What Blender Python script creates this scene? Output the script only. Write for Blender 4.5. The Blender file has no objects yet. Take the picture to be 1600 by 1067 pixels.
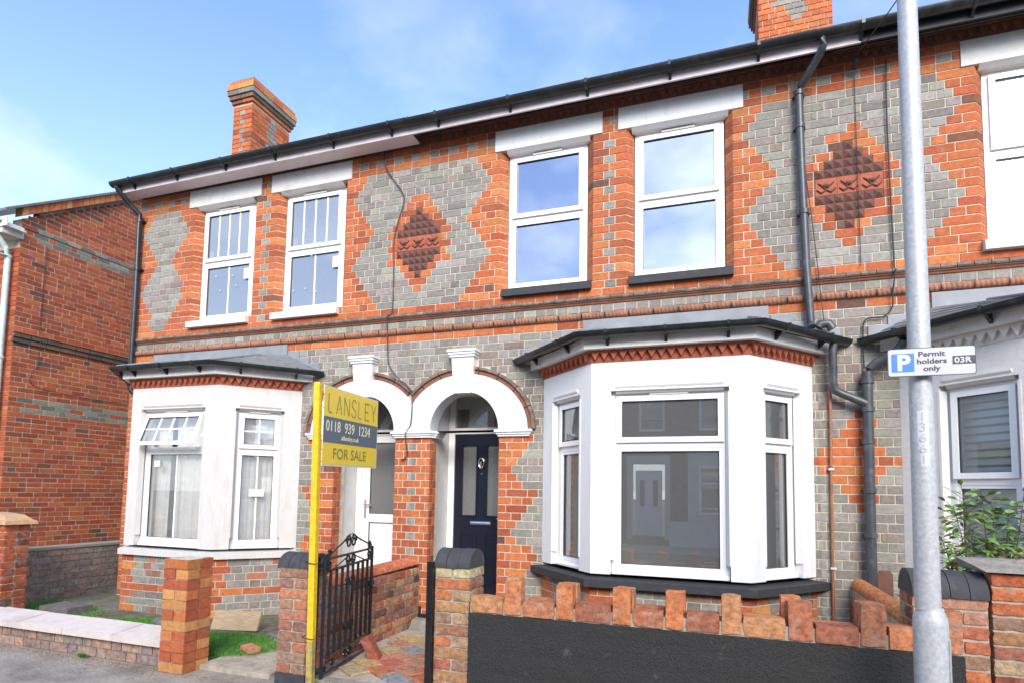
import bpy, math, random
from mathutils import Vector, Matrix
random.seed(11)
S = bpy.context.scene
COL = S.collection
R = math.radians

# ------------------------------------------------------------ camera
YAW, PITCH, ROLL, F = -0.336, 0.075, 0.017, 928.439
CAMP = Vector((3.157, -5.747, 1.456))
fw = Vector((math.sin(YAW), math.cos(YAW), 0)); rt = Vector((math.cos(YAW), -math.sin(YAW), 0)); up = Vector((0, 0, 1))
f2 = fw * math.cos(PITCH) + up * math.sin(PITCH); u2 = up * math.cos(PITCH) - fw * math.sin(PITCH)
r3 = rt * math.cos(ROLL) + u2 * math.sin(ROLL); u3 = u2 * math.cos(ROLL) - rt * math.sin(ROLL)
cd = bpy.data.cameras.new('camera'); cam = bpy.data.objects.new('camera', cd); COL.objects.link(cam)
cam.matrix_world = Matrix(((r3.x, u3.x, -f2.x, CAMP.x), (r3.y, u3.y, -f2.y, CAMP.y), (r3.z, u3.z, -f2.z, CAMP.z), (0, 0, 0, 1)))
cd.sensor_fit = 'HORIZONTAL'; cd.sensor_width = 36; cd.lens = F / 1600 * 36
cd.shift_y = (698.72 - 533.5) / 1600; cd.clip_start = .05; cd.clip_end = 600
S.camera = cam

# ------------------------------------------------------------ light
SUN_EL, SUN_AZ = R(30), R(158)          # azimuth clockwise from +Y
W_ = bpy.data.worlds.new('World'); S.world = W_; W_.use_nodes = True
nt = W_.node_tree; N = nt.nodes; L = nt.links; N.clear()
out = N.new('ShaderNodeOutputWorld'); bg = N.new('ShaderNodeBackground'); bg.inputs[1].default_value = .14
sky = N.new('ShaderNodeTexSky'); sky.sky_type = 'NISHITA'; sky.sun_disc = False
sky.sun_elevation = SUN_EL; sky.sun_rotation = SUN_AZ; sky.air_density = 1.0; sky.dust_density = .3; sky.ozone_density = 2.0
tc = N.new('ShaderNodeTexCoord'); sx = N.new('ShaderNodeSeparateXYZ'); L.new(tc.outputs['Generated'], sx.inputs[0])
def wm(op, a, b=None, cl=False):
    n = N.new('ShaderNodeMath'); n.operation = op; n.use_clamp = cl
    for i, v in enumerate((a, b)):
        if v is None: continue
        if isinstance(v, (int, float)): n.inputs[i].default_value = v
        else: L.new(v, n.inputs[i])
    return n.outputs[0]
den = wm('ADD', wm('MAXIMUM', sx.outputs[2], 0.0), .22)
cx = wm('DIVIDE', sx.outputs[0], den); cy = wm('DIVIDE', sx.outputs[1], den)
cb = N.new('ShaderNodeCombineXYZ'); L.new(wm('ADD', cx, 2.3), cb.inputs[0]); L.new(wm('ADD', cy, 0.0), cb.inputs[1])
nz = N.new('ShaderNodeTexNoise'); nz.inputs['Scale'].default_value = 1.15; nz.inputs['Detail'].default_value = 7; nz.inputs['Roughness'].default_value = .55
L.new(cb.outputs[0], nz.inputs['Vector'])
cr = N.new('ShaderNodeValToRGB'); cr.color_ramp.elements[0].position = .48; cr.color_ramp.elements[1].position = .72
L.new(nz.outputs[0], cr.inputs[0])
# thin veil of haze that thickens toward the horizon
hz = wm('POWER', wm('SUBTRACT', 1.0, wm('MAXIMUM', sx.outputs[2], 0.0)), 2.9)
veil = wm('ADD', wm('MULTIPLY', hz, .80), .0)
fac = veil
mx = N.new('ShaderNodeMix'); mx.data_type = 'RGBA'
L.new(fac, mx.inputs[0]); tn = N.new('ShaderNodeMix'); tn.data_type = 'RGBA'; tn.blend_type = 'MULTIPLY'; tn.inputs[0].default_value = 1; L.new(sky.outputs[0], tn.inputs[6]); tn.inputs[7].default_value = (.78, .87, 1.07, 1); L.new(tn.outputs[2], mx.inputs[6]); mx.inputs[7].default_value = (3.0, 3.1, 3.2, 1)
sv = N.new('ShaderNodeVectorMath'); sv.operation = 'DOT_PRODUCT'; L.new(tc.outputs['Generated'], sv.inputs[0]); sv.inputs[1].default_value = (math.sin(SUN_AZ) * math.cos(SUN_EL), math.cos(SUN_AZ) * math.cos(SUN_EL), math.sin(SUN_EL))
glow = wm('ADD', .62, wm('MULTIPLY', wm('POWER', wm('MAXIMUM', sv.outputs['Value'], 0.0), 2.0), 2.2))   # clouds are brighter on the sun's side
cc = N.new('ShaderNodeVectorMath'); cc.operation = 'SCALE'; cc.inputs[0].default_value = (6.2, 6.3, 6.5); L.new(glow, cc.inputs['Scale'])
mc = N.new('ShaderNodeMix'); mc.data_type = 'RGBA'; L.new(wm('MULTIPLY', cr.outputs[0], .5), mc.inputs[0]); L.new(mx.outputs[2], mc.inputs[6]); L.new(cc.outputs[0], mc.inputs[7]); L.new(mc.outputs[2], bg.inputs[0]); L.new(bg.outputs[0], out.inputs[0])
sd = bpy.data.lights.new('sun', 'SUN'); sd.energy = 1.65; sd.angle = R(30); sd.color = (1, .93, .84)
so = bpy.data.objects.new('sun', sd); COL.objects.link(so)
sdir = Vector((math.sin(SUN_AZ) * math.cos(SUN_EL), math.cos(SUN_AZ) * math.cos(SUN_EL), math.sin(SUN_EL)))
so.rotation_euler = sdir.to_track_quat('Z', 'Y').to_euler(); so.location = (6, -10, 20)
S.view_settings.view_transform = 'Standard'; S.view_settings.look = 'None'; S.view_settings.exposure = 1.52
S.view_settings.gamma = 1; S.view_settings.use_curve_mapping = False
S.render.engine = 'CYCLES'; S.cycles.max_bounces = 8; S.cycles.transparent_max_bounces = 12

# ------------------------------------------------------------ materials
MATS = {}
def new_mat(name):
    m = bpy.data.materials.new(name); m.use_nodes = True; MATS[name] = m
    return m, m.node_tree.nodes, m.node_tree.links, m.node_tree.nodes['Principled BSDF']
def mat(name, col, rough=.6, col2=None, scale=6, lo=.4, hi=.65, bump=0, bscale=40, metal=0, spec=.5, var=.12, vscale=14, stretch=None, coat=0):
    m, n, l, b = new_mat(name)
    b.inputs['Roughness'].default_value = rough; b.inputs['Metallic'].default_value = metal
    b.inputs['Specular IOR Level'].default_value = spec
    if coat: b.inputs['Coat Weight'].default_value = coat
    g = n.new('ShaderNodeNewGeometry'); pos = g.outputs['Position']
    if stretch:
        mp = n.new('ShaderNodeMapping'); mp.inputs['Scale'].default_value = stretch; l.new(pos, mp.inputs[0]); pos = mp.outputs[0]
    base = n.new('ShaderNodeRGB'); base.outputs[0].default_value = (*col, 1); cur = base.outputs[0]
    if col2:
        t = n.new('ShaderNodeTexNoise'); t.inputs['Scale'].default_value = scale; t.inputs['Detail'].default_value = 6; t.inputs['Roughness'].default_value = .65
        l.new(pos, t.inputs['Vector'])
        r = n.new('ShaderNodeMapRange'); r.inputs[1].default_value = lo; r.inputs[2].default_value = hi; l.new(t.outputs[0], r.inputs[0])
        x = n.new('ShaderNodeMix'); x.data_type = 'RGBA'; l.new(r.outputs[0], x.inputs[0]); l.new(cur, x.inputs[6]); x.inputs[7].default_value = (*col2, 1); cur = x.outputs[2]
    if var:
        t = n.new('ShaderNodeTexNoise'); t.inputs['Scale'].default_value = vscale; t.inputs['Detail'].default_value = 8; l.new(pos, t.inputs['Vector'])
        r = n.new('ShaderNodeMapRange'); r.inputs[1].default_value = .3; r.inputs[2].default_value = .7; r.inputs[3].default_value = 1 - var; r.inputs[4].default_value = 1 + var; l.new(t.outputs[0], r.inputs[0])
        x = n.new('ShaderNodeVectorMath'); x.operation = 'SCALE'; l.new(cur, x.inputs[0]); l.new(r.outputs[0], x.inputs['Scale']); cur = x.outputs[0]
    l.new(cur, b.inputs['Base Color'])
    if bump:
        t = n.new('ShaderNodeTexNoise'); t.inputs['Scale'].default_value = bscale; t.inputs['Detail'].default_value = 5; l.new(g.outputs['Position'], t.inputs['Vector'])
        u = n.new('ShaderNodeBump'); u.inputs['Strength'].default_value = bump; u.inputs['Distance'].default_value = .01; l.new(t.outputs[0], u.inputs['Height']); l.new(u.outputs[0], b.inputs['Normal'])
    return m
def brick_mat(name, attr, bloom=.3, bump=.55, con=(.68, 1.3)):
    m, n, l, b = new_mat(name)
    b.inputs['Roughness'].default_value = .88; b.inputs['Specular IOR Level'].default_value = .25
    if attr:
        a = n.new('ShaderNodeAttribute'); a.attribute_name = 'Col'; c = a.outputs['Color']
    else:
        a = n.new('ShaderNodeObjectInfo'); c = a.outputs['Color']
    g = n.new('ShaderNodeNewGeometry'); pos = g.outputs['Position']
    t = n.new('ShaderNodeTexNoise'); t.inputs['Scale'].default_value = 26; t.inputs['Detail'].default_value = 9; t.inputs['Roughness'].default_value = .7; l.new(pos, t.inputs['Vector'])
    r = n.new('ShaderNodeMapRange'); r.inputs[1].default_value = .3; r.inputs[2].default_value = .72; r.inputs[3].default_value = con[0]; r.inputs[4].default_value = con[1]; l.new(t.outputs[0], r.inputs[0])
    x = n.new('ShaderNodeVectorMath'); x.operation = 'SCALE'; l.new(c, x.inputs[0]); l.new(r.outputs[0], x.inputs['Scale'])
    # lime bloom and soot in patches of their own
    t2 = n.new('ShaderNodeTexNoise'); t2.inputs['Scale'].default_value = 9; t2.inputs['Detail'].default_value = 7; t2.inputs['Roughness'].default_value = .75; l.new(pos, t2.inputs['Vector'])
    r2 = n.new('ShaderNodeMapRange'); r2.inputs[1].default_value = .54; r2.inputs[2].default_value = .78; r2.inputs[4].default_value = bloom * .8; l.new(t2.outputs[0], r2.inputs[0])
    k = n.new('ShaderNodeMix'); k.data_type = 'RGBA'; l.new(r2.outputs[0], k.inputs[0]); l.new(x.outputs[0], k.inputs[6]); k.inputs[7].default_value = (.52, .47, .38, 1)
    t3 = n.new('ShaderNodeTexNoise'); t3.inputs['Scale'].default_value = 1.7; t3.inputs['Detail'].default_value = 8; t3.inputs['Roughness'].default_value = .7; l.new(pos, t3.inputs['Vector'])
    r4 = n.new('ShaderNodeMapRange'); r4.inputs[1].default_value = .5; r4.inputs[2].default_value = .75; r4.inputs[4].default_value = .16; l.new(t3.outputs[0], r4.inputs[0])
    k2 = n.new('ShaderNodeMix'); k2.data_type = 'RGBA'; l.new(r4.outputs[0], k2.inputs[0]); l.new(k.outputs[2], k2.inputs[6]); k2.inputs[7].default_value = (.12, .10, .08, 1)
    l.new(k2.outputs[2], b.inputs['Base Color'])
    u = n.new('ShaderNodeBump'); u.inputs['Strength'].default_value = bump; u.inputs['Distance'].default_value = .006 if bump < .8 else .012; l.new(t.outputs[0], u.inputs['Height']); l.new(u.outputs[0], b.inputs['Normal'])
    return m
brick_mat('brick_piece', False); brick_mat('brick_mass', True)
brick_mat('garden_piece', False, .7, 1.0, (.45, 1.5)); brick_mat('garden_mass', True, .7, 1.0, (.45, 1.5))
mat('mortar', (.58, .51, .39), .95, (.42, .365, .28), 5, .5, .75, bump=.5, bscale=70)
mat('old_mortar', (.44, .38, .29), .95, (.27, .23, .17), 9, .45, .7, bump=.7, bscale=60)
mat('white_render', (.74, .74, .72), .7, (.64, .63, .57), 2.2, .55, .8, bump=.22, bscale=30, var=.03, stretch=(5, 5, .7))
mat('cream_render', (.60, .575, .53), .8, (.50, .47, .41), 3.5, .48, .8, bump=.3, bscale=45, var=.06, stretch=(4, 4, 1.0))
mat('old_white', (.70, .68, .63), .75, (.50, .47, .40), 4, .55, .8, bump=.25, bscale=40, var=.05)
mat('upvc', (.84, .83, .80), .28, var=.015)
mat('fascia_white', (.72, .64, .63), .45, (.50, .46, .42), 6, .55, .8, var=.05)  # pink in the base colour stands for light off the ground
mat('bay_fascia', (.78, .76, .72), .45, (.62, .58, .50), 6, .6, .85, var=.04)
mat('black_board', (.018, .018, .019), .6, var=.2)
mat('gutter_black', (.016, .019, .019), .32, (.05, .06, .06), 9, .5, .8, var=.2)
mat('pipe_grey', (.055, .06, .066), .38, (.12, .125, .13), 12, .52, .8, var=.15)
mat('pipe_white', (.55, .66, .60), .5, (.4, .45, .42), 8, .5, .8)
mat('black_sill', (.035, .035, .036), .75, (.10, .095, .09), 8, .55, .85, bump=.4, bscale=60)
mat('black_paint', (.024, .023, .020), .8, (.13, .125, .11), 5.5, .63, .84, bump=.9, bscale=95, var=.35, vscale=70)
mat('coping_black', (.045, .046, .048), .8, (.09, .09, .09), 10, .5, .8, bump=.5, bscale=80)
mat('slate', (.17, .17, .17), .6, (.11, .11, .105), 5, .45, .7, bump=.3)
mat('lead', (.25, .26, .27), .55, (.17, .18, .19), 7, .45, .7, bump=.2, bscale=20)
mat('terracotta', (.40, .105, .05), .85, (.24, .07, .04), 12, .45, .7, bump=.5)
mat('terracotta_dark', (.15, .060, .042), .85, (.09, .045, .035), 12, .4, .7, bump=.6)
mat('terracotta_white', (.68, .64, .58), .8, (.5, .45, .4), 8, .5, .8)
mat('moulding_dark', (.13, .10, .08), .9, (.26, .20, .15), 12, .42, .66, bump=.6)
mat('moulding_red', (.27, .10, .055), .9, (.15, .08, .055), 9, .42, .68, bump=.6)
mat('rope', (.34, .15, .085), .9, (.20, .11, .075), 8, .42, .68, bump=.5)
mat('metal_black', (.012, .012, .013), .3, (.05, .045, .04), 30, .6, .85)
mat('galvanised', (.42, .425, .41), .5, (.50, .505, .49), 45, .42, .6, metal=.2, var=.08, vscale=60)
mat('yellow_board', (.84, .60, .05), .35, (.86, .72, .30), 5, .6, .9, var=.02)
mat('yellow_post', (.80, .49, .015), .5, (.50, .33, .05), 9, .56, .85, var=.14, vscale=30)
mat('old_yellow', (.45, .34, .06), .8, (.22, .19, .12), 25, .4, .65)
mat('print_green', (.20, .20, .07), .5, var=0)
mat('print_grey', (.115, .14, .165), .5, var=.03)
mat('print_cream', (.80, .76, .45), .5, var=0)
mat('sign_white', (.52, .53, .58), .3, var=.02)
mat('sign_blue', (.05, .20, .62), .3, var=0)
mat('sign_black', (.035, .035, .045), .4, var=0)
mat('sticker', (.62, .62, .62), .4, var=0)
mat('faint_ink', (.42, .45, .47), .5, var=0)
mat('navy_door', (.008, .011, .022), .3, var=.1)
mat('chrome', (.75, .73, .72), .18, metal=1, var=.02)
mat('plaster', (.74, .72, .58), .9, var=.05)
mat('porch_white', (.62, .61, .58), .75, (.50, .48, .44), 3, .5, .8, var=.04)
mat('curtain', (.86, .85, .83), .9, var=.08)
mat('blind', (.76, .79, .78), .5, var=.02)
mat('room_floor', (.10, .08, .05), .7)
mat('concrete', (.36, .32, .26), .9, (.20, .175, .14), 2.6, .40, .68, bump=.6, bscale=90, var=.22, vscale=45)
mat('asphalt', (.06, .06, .06), .9, bump=.6, bscale=120, var=.3, vscale=60)
mat('soil', (.16, .13, .09), .95, (.07, .10, .04), 5, .45, .6, bump=1, bscale=40, var=.3)
mat('alley_ground', (.17, .155, .13), .95, (.11, .14, .07), 3, .42, .6, bump=.8, bscale=50, var=.3)
mat('stone', (.33, .29, .23), .9, (.18, .16, .14), 6, .4, .7, bump=.8)
mat('sandstone', (.56, .32, .16), .9, (.34, .27, .18), 6, .45, .7, bump=.7)
mat('dark_stone', (.14, .12, .115), .85, (.22, .2, .18), 9, .5, .8, bump=.6)
mat('wood', (.50, .36, .21), .75, (.36, .24, .12), 3, .4, .65, stretch=(3, 30, 30), bump=.3)
mat('dull_mortar', (.29, .26, .21), .95, (.22, .20, .16), 6, .4, .7, bump=.5)
mat('pale_coping', (.64, .56, .49), .85, (.50, .42, .36), 3, .5, .75, bump=.35, bscale=60, var=.06)
mat('grass', (.07, .22, .025), .7, (.13, .30, .05), 20, .4, .6, var=.2)
mat('leaf', (.10, .19, .04), .5, (.19, .29, .075), 11, .4, .62, var=.25)
mat('leaf_red', (.50, .13, .05), .6)
mat('stem', (.14, .09, .06), .8)
mat('copper_pipe', (.34, .13, .06), .5, (.22, .1, .06), 10, .45, .7)
mat('rust_plate', (.16, .07, .045), .7)
mat('cable', (.03, .03, .03), .6)
mat('debris', (.30, .22, .12), .9, var=.3, vscale=70)
mat('opp_brick', (.30, .13, .075), .9, (.16, .09, .06), 3, .4, .65, stretch=(1, 1, 9))
mat('car_paint', (.6, .62, .64), .2, metal=.3, coat=.6, var=0)
def glass(name, refl, tint, rough=.0, pale_mix=0.0, rc=(.93, .96, 1)):
    m, n, l, b = new_mat(name); n.remove(b); o = n['Material Output']
    t = n.new('ShaderNodeBsdfTransparent'); t.inputs[0].default_value = (*tint, 1)
    g = n.new('ShaderNodeBsdfGlossy'); g.inputs['Roughness'].default_value = rough; g.inputs[0].default_value = (*rc, 1)
    f = n.new('ShaderNodeFresnel'); f.inputs[0].default_value = 1.5
    a = n.new('ShaderNodeMath'); a.operation = 'ADD'; a.use_clamp = True; a.inputs[1].default_value = refl; l.new(f.outputs[0], a.inputs[0])
    x = n.new('ShaderNodeMixShader'); l.new(a.outputs[0], x.inputs[0]); l.new(t.outputs[0], x.inputs[1]); l.new(g.outputs[0], x.inputs[2])
    cur = x.outputs[0]
    if pale_mix:
        d = n.new('ShaderNodeBsdfDiffuse'); d.inputs[0].default_value = (.6, .62, .6, 1)  # pale diffuse share brightens the whole pane through its colour
        y = n.new('ShaderNodeMixShader'); y.inputs[0].default_value = pale_mix; l.new(cur, y.inputs[1]); l.new(d.outputs[0], y.inputs[2]); cur = y.outputs[0]
    l.new(cur, o.inputs[0])
glass('glass_upper', .36, (.22, .24, .25), .0, .04, (.86, .90, 1))
glass('glass_lower', .20, (.92, .93, .84), .0, .13)
glass('glass_left', .13, (.97, .97, .95), .0, .20)
glass('glass_net', .26, (.6, .62, .64), .0, .22, (.86, .92, 1))
glass('glass_door', .10, (.55, .58, .52), .25, .22)
glass('glass_blind', .03, (.86, .93, .92), .02, .14)

# ------------------------------------------------------------ helpers
ORG = {}
class FR:
    def __init__(s, ox, oy, ux=1, uy=0):
        k = math.hypot(ux, uy); s.o = (ox, oy); s.U = (ux / k, uy / k); s.N = (uy / k, -ux / k); s.ang = math.atan2(uy, ux)
    def p(s, u, z, w=0):
        return (s.o[0] + s.U[0] * u + s.N[0] * w, s.o[1] + s.U[1] * u + s.N[1] * w, z)
FA = FR(0, 0)
class MB:
    def __init__(s): s.v = []; s.f = []; s.c = []
    def face(s, pts, col=(1, 1, 1)):
        i = len(s.v); s.v += [tuple(p) for p in pts]; s.f.append(tuple(range(i, i + len(pts)))); s.c.append(col)
    def prism(s, base, top, col=(1, 1, 1)):
        n = len(base); i = len(s.v); s.v += [tuple(p) for p in base] + [tuple(p) for p in top]
        s.f.append(tuple(range(i + n - 1, i - 1, -1))); s.f.append(tuple(range(i + n, i + 2 * n)))
        for k in range(n): s.f.append((i + k, i + (k + 1) % n, i + n + (k + 1) % n, i + n + k))
        s.c += [col] * (n + 2)
    def plan(s, fr, poly, z0, z1, col=(1, 1, 1)):       # poly of (u,w), counter-clockwise seen from above
        s.prism([fr.p(u, z0, w) for u, w in poly], [fr.p(u, z1, w) for u, w in poly], col)
    def box(s, fr, u0, u1, z0, z1, w0, w1, col=(1, 1, 1)):
        s.plan(fr, [(u0, w1), (u1, w1), (u1, w0), (u0, w0)], z0, z1, col)
    def sect(s, fr, prof, u0, u1, col=(1, 1, 1)):       # profile of (w,z) run along u
        s.prism([fr.p(u0, z, w) for w, z in prof], [fr.p(u1, z, w) for w, z in prof], col)
    def tube(s, pts, r, seg=10, cap=True, col=(1, 1, 1), r2=None):
        P = [Vector(p) for p in pts]; rings = []
        for i, p in enumerate(P):
            d = (P[min(i + 1, len(P) - 1)] - P[max(i - 1, 0)]).normalized()
            a = Vector((0, 0, 1)) if abs(d.z) < .9 else Vector((1, 0, 0))
            x = d.cross(a).normalized(); y = d.cross(x)
            rr = r if r2 is None else r + (r2 - r) * i / (len(P) - 1)
            rings.append(len(s.v))
            s.v += [tuple(p + x * rr * math.cos(2 * math.pi * k / seg) + y * rr * math.sin(2 * math.pi * k / seg)) for k in range(seg)]
        for a, b in zip(rings, rings[1:]):
            for k in range(seg): s.f.append((a + k, a + (k + 1) % seg, b + (k + 1) % seg, b + k)); s.c.append(col)
        if cap: s.f.append(tuple(range(rings[0] + seg - 1, rings[0] - 1, -1))); s.f.append(tuple(range(rings[-1], rings[-1] + seg))); s.c += [col, col]
    def wall(s, fr, u0, u1, z0, z1, w0, w1, holes, col=(1, 1, 1)):   # slab w0(back)..w1(front) with rectangular holes
        us = sorted({u0, u1} | {h for H in holes for h in H[:2] if u0 < h < u1}); zs = sorted({z0, z1} | {h for H in holes for h in H[2:4] if z0 < h < z1})
        solid = lambda a, b: not any(H[0] < a < H[1] and H[2] < b < H[3] for H in holes)
        for i in range(len(us) - 1):
            for j in range(len(zs) - 1):
                a, b, c, d = us[i], us[i + 1], zs[j], zs[j + 1]
                if not solid((a + b) / 2, (c + d) / 2): continue
                s.face([fr.p(a, c, w1), fr.p(b, c, w1), fr.p(b, d, w1), fr.p(a, d, w1)], col)
                s.face([fr.p(b, c, w0), fr.p(a, c, w0), fr.p(a, d, w0), fr.p(b, d, w0)], col)
        for a, b, c, d in [(u0, u1, z0, z1)] + [h[:4] for h in holes]:
            a, b, c, d = max(a, u0), min(b, u1), max(c, z0), min(d, z1)
            for q in ([(a, c), (b, c)], [(b, c), (b, d)], [(b, d), (a, d)], [(a, d), (a, c)]):
                s.face([fr.p(q[0][0], q[0][1], w0), fr.p(q[1][0], q[1][1], w0), fr.p(q[1][0], q[1][1], w1), fr.p(q[0][0], q[0][1], w1)], col)
    def build(s, name, m, parent=None, smooth=False, weld=False):
        if not s.v: return None
        o_ = ORG.get(parent, (0, 0, 0)) if parent else (0, 0, 0)
        if not parent:      # put the origin at the thing's base
            xs = [v[0] for v in s.v]; ys = [v[1] for v in s.v]; zs = [v[2] for v in s.v]
            o_ = ((min(xs) + max(xs)) / 2, (min(ys) + max(ys)) / 2, min(zs))
        me = bpy.data.meshes.new(name)
        me.from_pydata([(v[0] - o_[0], v[1] - o_[1], v[2] - o_[2]) for v in s.v], [], s.f)
        me.materials.append(MATS[m])
        if any(c != (1, 1, 1) for c in s.c[:1] + s.c[-1:]):
            at = me.color_attributes.new('Col', 'FLOAT_COLOR', 'CORNER'); buf = []
            for f, c in zip(s.f, s.c): buf += [c[0], c[1], c[2], 1.0] * len(f)
            at.data.foreach_set('color', buf)
        if smooth:
            for p in me.polygons: p.use_smooth = True
            try: me.set_sharp_from_angle(angle=R(40))
            except Exception: pass
        me.update()
        o = bpy.data.objects.new(name, me); COL.objects.link(o)
        if parent:
            o.parent = parent; ORG[o] = ORG[parent]
        else:
            o.location = o_; ORG[o] = o_
        return o
def tag(o, label, cat, group=None, kind=None):
    if label: o['label'] = label
    if cat: o['category'] = cat
    if group: o['group'] = group
    if kind: o['kind'] = kind
    return o
def thing(name, loc, label, cat, group=None):
    o = bpy.data.objects.new(name, None); COL.objects.link(o); o.location = loc; ORG[o] = tuple(loc); o.empty_display_size = .2
    return tag(o, label, cat, group)
def box(name, m, parent, fr, *a, **k):
    b = MB(); b.box(fr, *a); return b.build(name, m, parent, **k)
CACHE = {}
def cbox(Lx, H, D, m, rough=0):
    key = (round(Lx, 3), round(H, 3), round(D, 3), m, rough)
    if key in CACHE: return CACHE[key]
    me = bpy.data.meshes.new('brick'); x, z = Lx / 2, H / 2
    if rough:
        rr = random.Random(rough); nx, ny, nz = max(2, int(Lx / .05) + 1), max(2, int(D / .06) + 1), 3
        V = []; idx = {}; Fs = []
        def vid(i, j, k):
            if (i, j, k) not in idx:
                e = sum(1 for a, n in ((i, nx), (j, ny), (k, nz)) if a in (0, n))
                p = Vector(((i / nx - .5) * Lx, -(j / ny) * D * -1, (k / nz - .5) * H))
                c = Vector((0, D / 2, 0)); d = p - c
                sh = (0, .0, .004, .008)[e] + rr.uniform(-.003, .0035)
                p = p - d.normalized() * sh * (1.5 if rr.random() < .12 else 1)
                idx[(i, j, k)] = len(V); V.append(tuple(p))
            return idx[(i, j, k)]
        for i in range(nx):
            for k in range(nz):
                Fs.append((vid(i, 0, k), vid(i + 1, 0, k), vid(i + 1, 0, k + 1), vid(i, 0, k + 1)))
                Fs.append((vid(i + 1, ny, k), vid(i, ny, k), vid(i, ny, k + 1), vid(i + 1, ny, k + 1)))
        for i in range(nx):
            for j in range(ny):
                Fs.append((vid(i, j, nz), vid(i + 1, j, nz), vid(i + 1, j + 1, nz), vid(i, j + 1, nz)))
                Fs.append((vid(i + 1, j, 0), vid(i, j, 0), vid(i, j + 1, 0), vid(i + 1, j + 1, 0)))
        for j in range(ny):
            for k in range(nz):
                Fs.append((vid(0, j + 1, k), vid(0, j, k), vid(0, j, k + 1), vid(0, j + 1, k + 1)))
                Fs.append((vid(nx, j, k), vid(nx, j + 1, k), vid(nx, j + 1, k + 1), vid(nx, j, k + 1)))
        me.from_pydata(V, [], Fs)
        for p in me.polygons: p.use_smooth = True
        try: me.set_sharp_from_angle(angle=R(50))
        except Exception: pass
    else:
        me.from_pydata([(-x, 0, -z), (x, 0, -z), (x, D, -z), (-x, D, -z), (-x, 0, z), (x, 0, z), (x, D, z), (-x, D, z)], [],
                       [(0, 3, 2, 1), (4, 5, 6, 7), (0, 1, 5, 4), (1, 2, 6, 5), (2, 3, 7, 6), (3, 0, 4, 7)])
    me.materials.append(MATS[m]); CACHE[key] = me
    return me
RED = [(.465, .130, .048), (.435, .115, .043), (.485, .142, .051), (.40, .102, .041), (.47, .137, .049), (.36, .092, .040), (.505, .168, .058)]
BURNT = [(.20, .075, .045), (.15, .075, .055), (.26, .08, .04)]
GREY = [(.265, .248, .21), (.24, .224, .19), (.30, .282, .24), (.255, .225, .195), (.215, .20, .175), (.285, .268, .228), (.265, .25, .22)]
MAUVE = [(.235, .195, .165), (.21, .175, .15), (.26, .20, .165)]
OLD = [(.42, .14, .07), (.38, .19, .09), (.30, .12, .07), (.46, .24, .11), (.36, .16, .10), (.50, .17, .07), (.30, .17, .11), (.42, .28, .16)]
NEI = [(.40, .092, .034), (.37, .083, .032), (.43, .108, .038), (.34, .075, .032), (.30, .072, .034), (.43, .12, .042)]
rb = random.Random(5)
def tint(kind):
    if kind == 'red': c = rb.choice(RED if rb.random() > .025 else BURNT)
    elif kind == 'grey': c = rb.choice(GREY if rb.random() > .08 else MAUVE)
    elif kind == 'mauve': c = rb.choice(MAUVE + GREY)
    elif kind == 'old': c = rb.choice(OLD if rb.random() > .08 else BURNT)
    elif kind == 'nei': c = rb.choice(NEI if rb.random() > .07 else BURNT)
    elif kind == 'neigrey': c = rb.choice([(.22, .21, .17), (.27, .25, .20), (.17, .15, .12)])
    elif kind == 'dark': c = rb.choice([(.12, .09, .065), (.17, .10, .07), (.10, .085, .07)])
    elif kind == 'orange': c = rb.choice([(.50, .155, .05), (.45, .12, .045), (.52, .21, .07), (.42, .105, .045), (.54, .25, .085)])
    elif kind == 'mud': c = rb.choice([(.36, .24, .19), (.32, .22, .18), (.40, .27, .20), (.30, .23, .20), (.42, .25, .17)])
    elif kind == 'dull': c = rb.choice([(.40, .16, .10), (.36, .19, .12), (.44, .17, .10), (.34, .20, .14), (.46, .18, .09), (.30, .15, .11)])
    else: c = kind
    k = rb.uniform(.86, 1.14); return (c[0] * k, c[1] * k * rb.uniform(.94, 1.06), c[2] * k)
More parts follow.
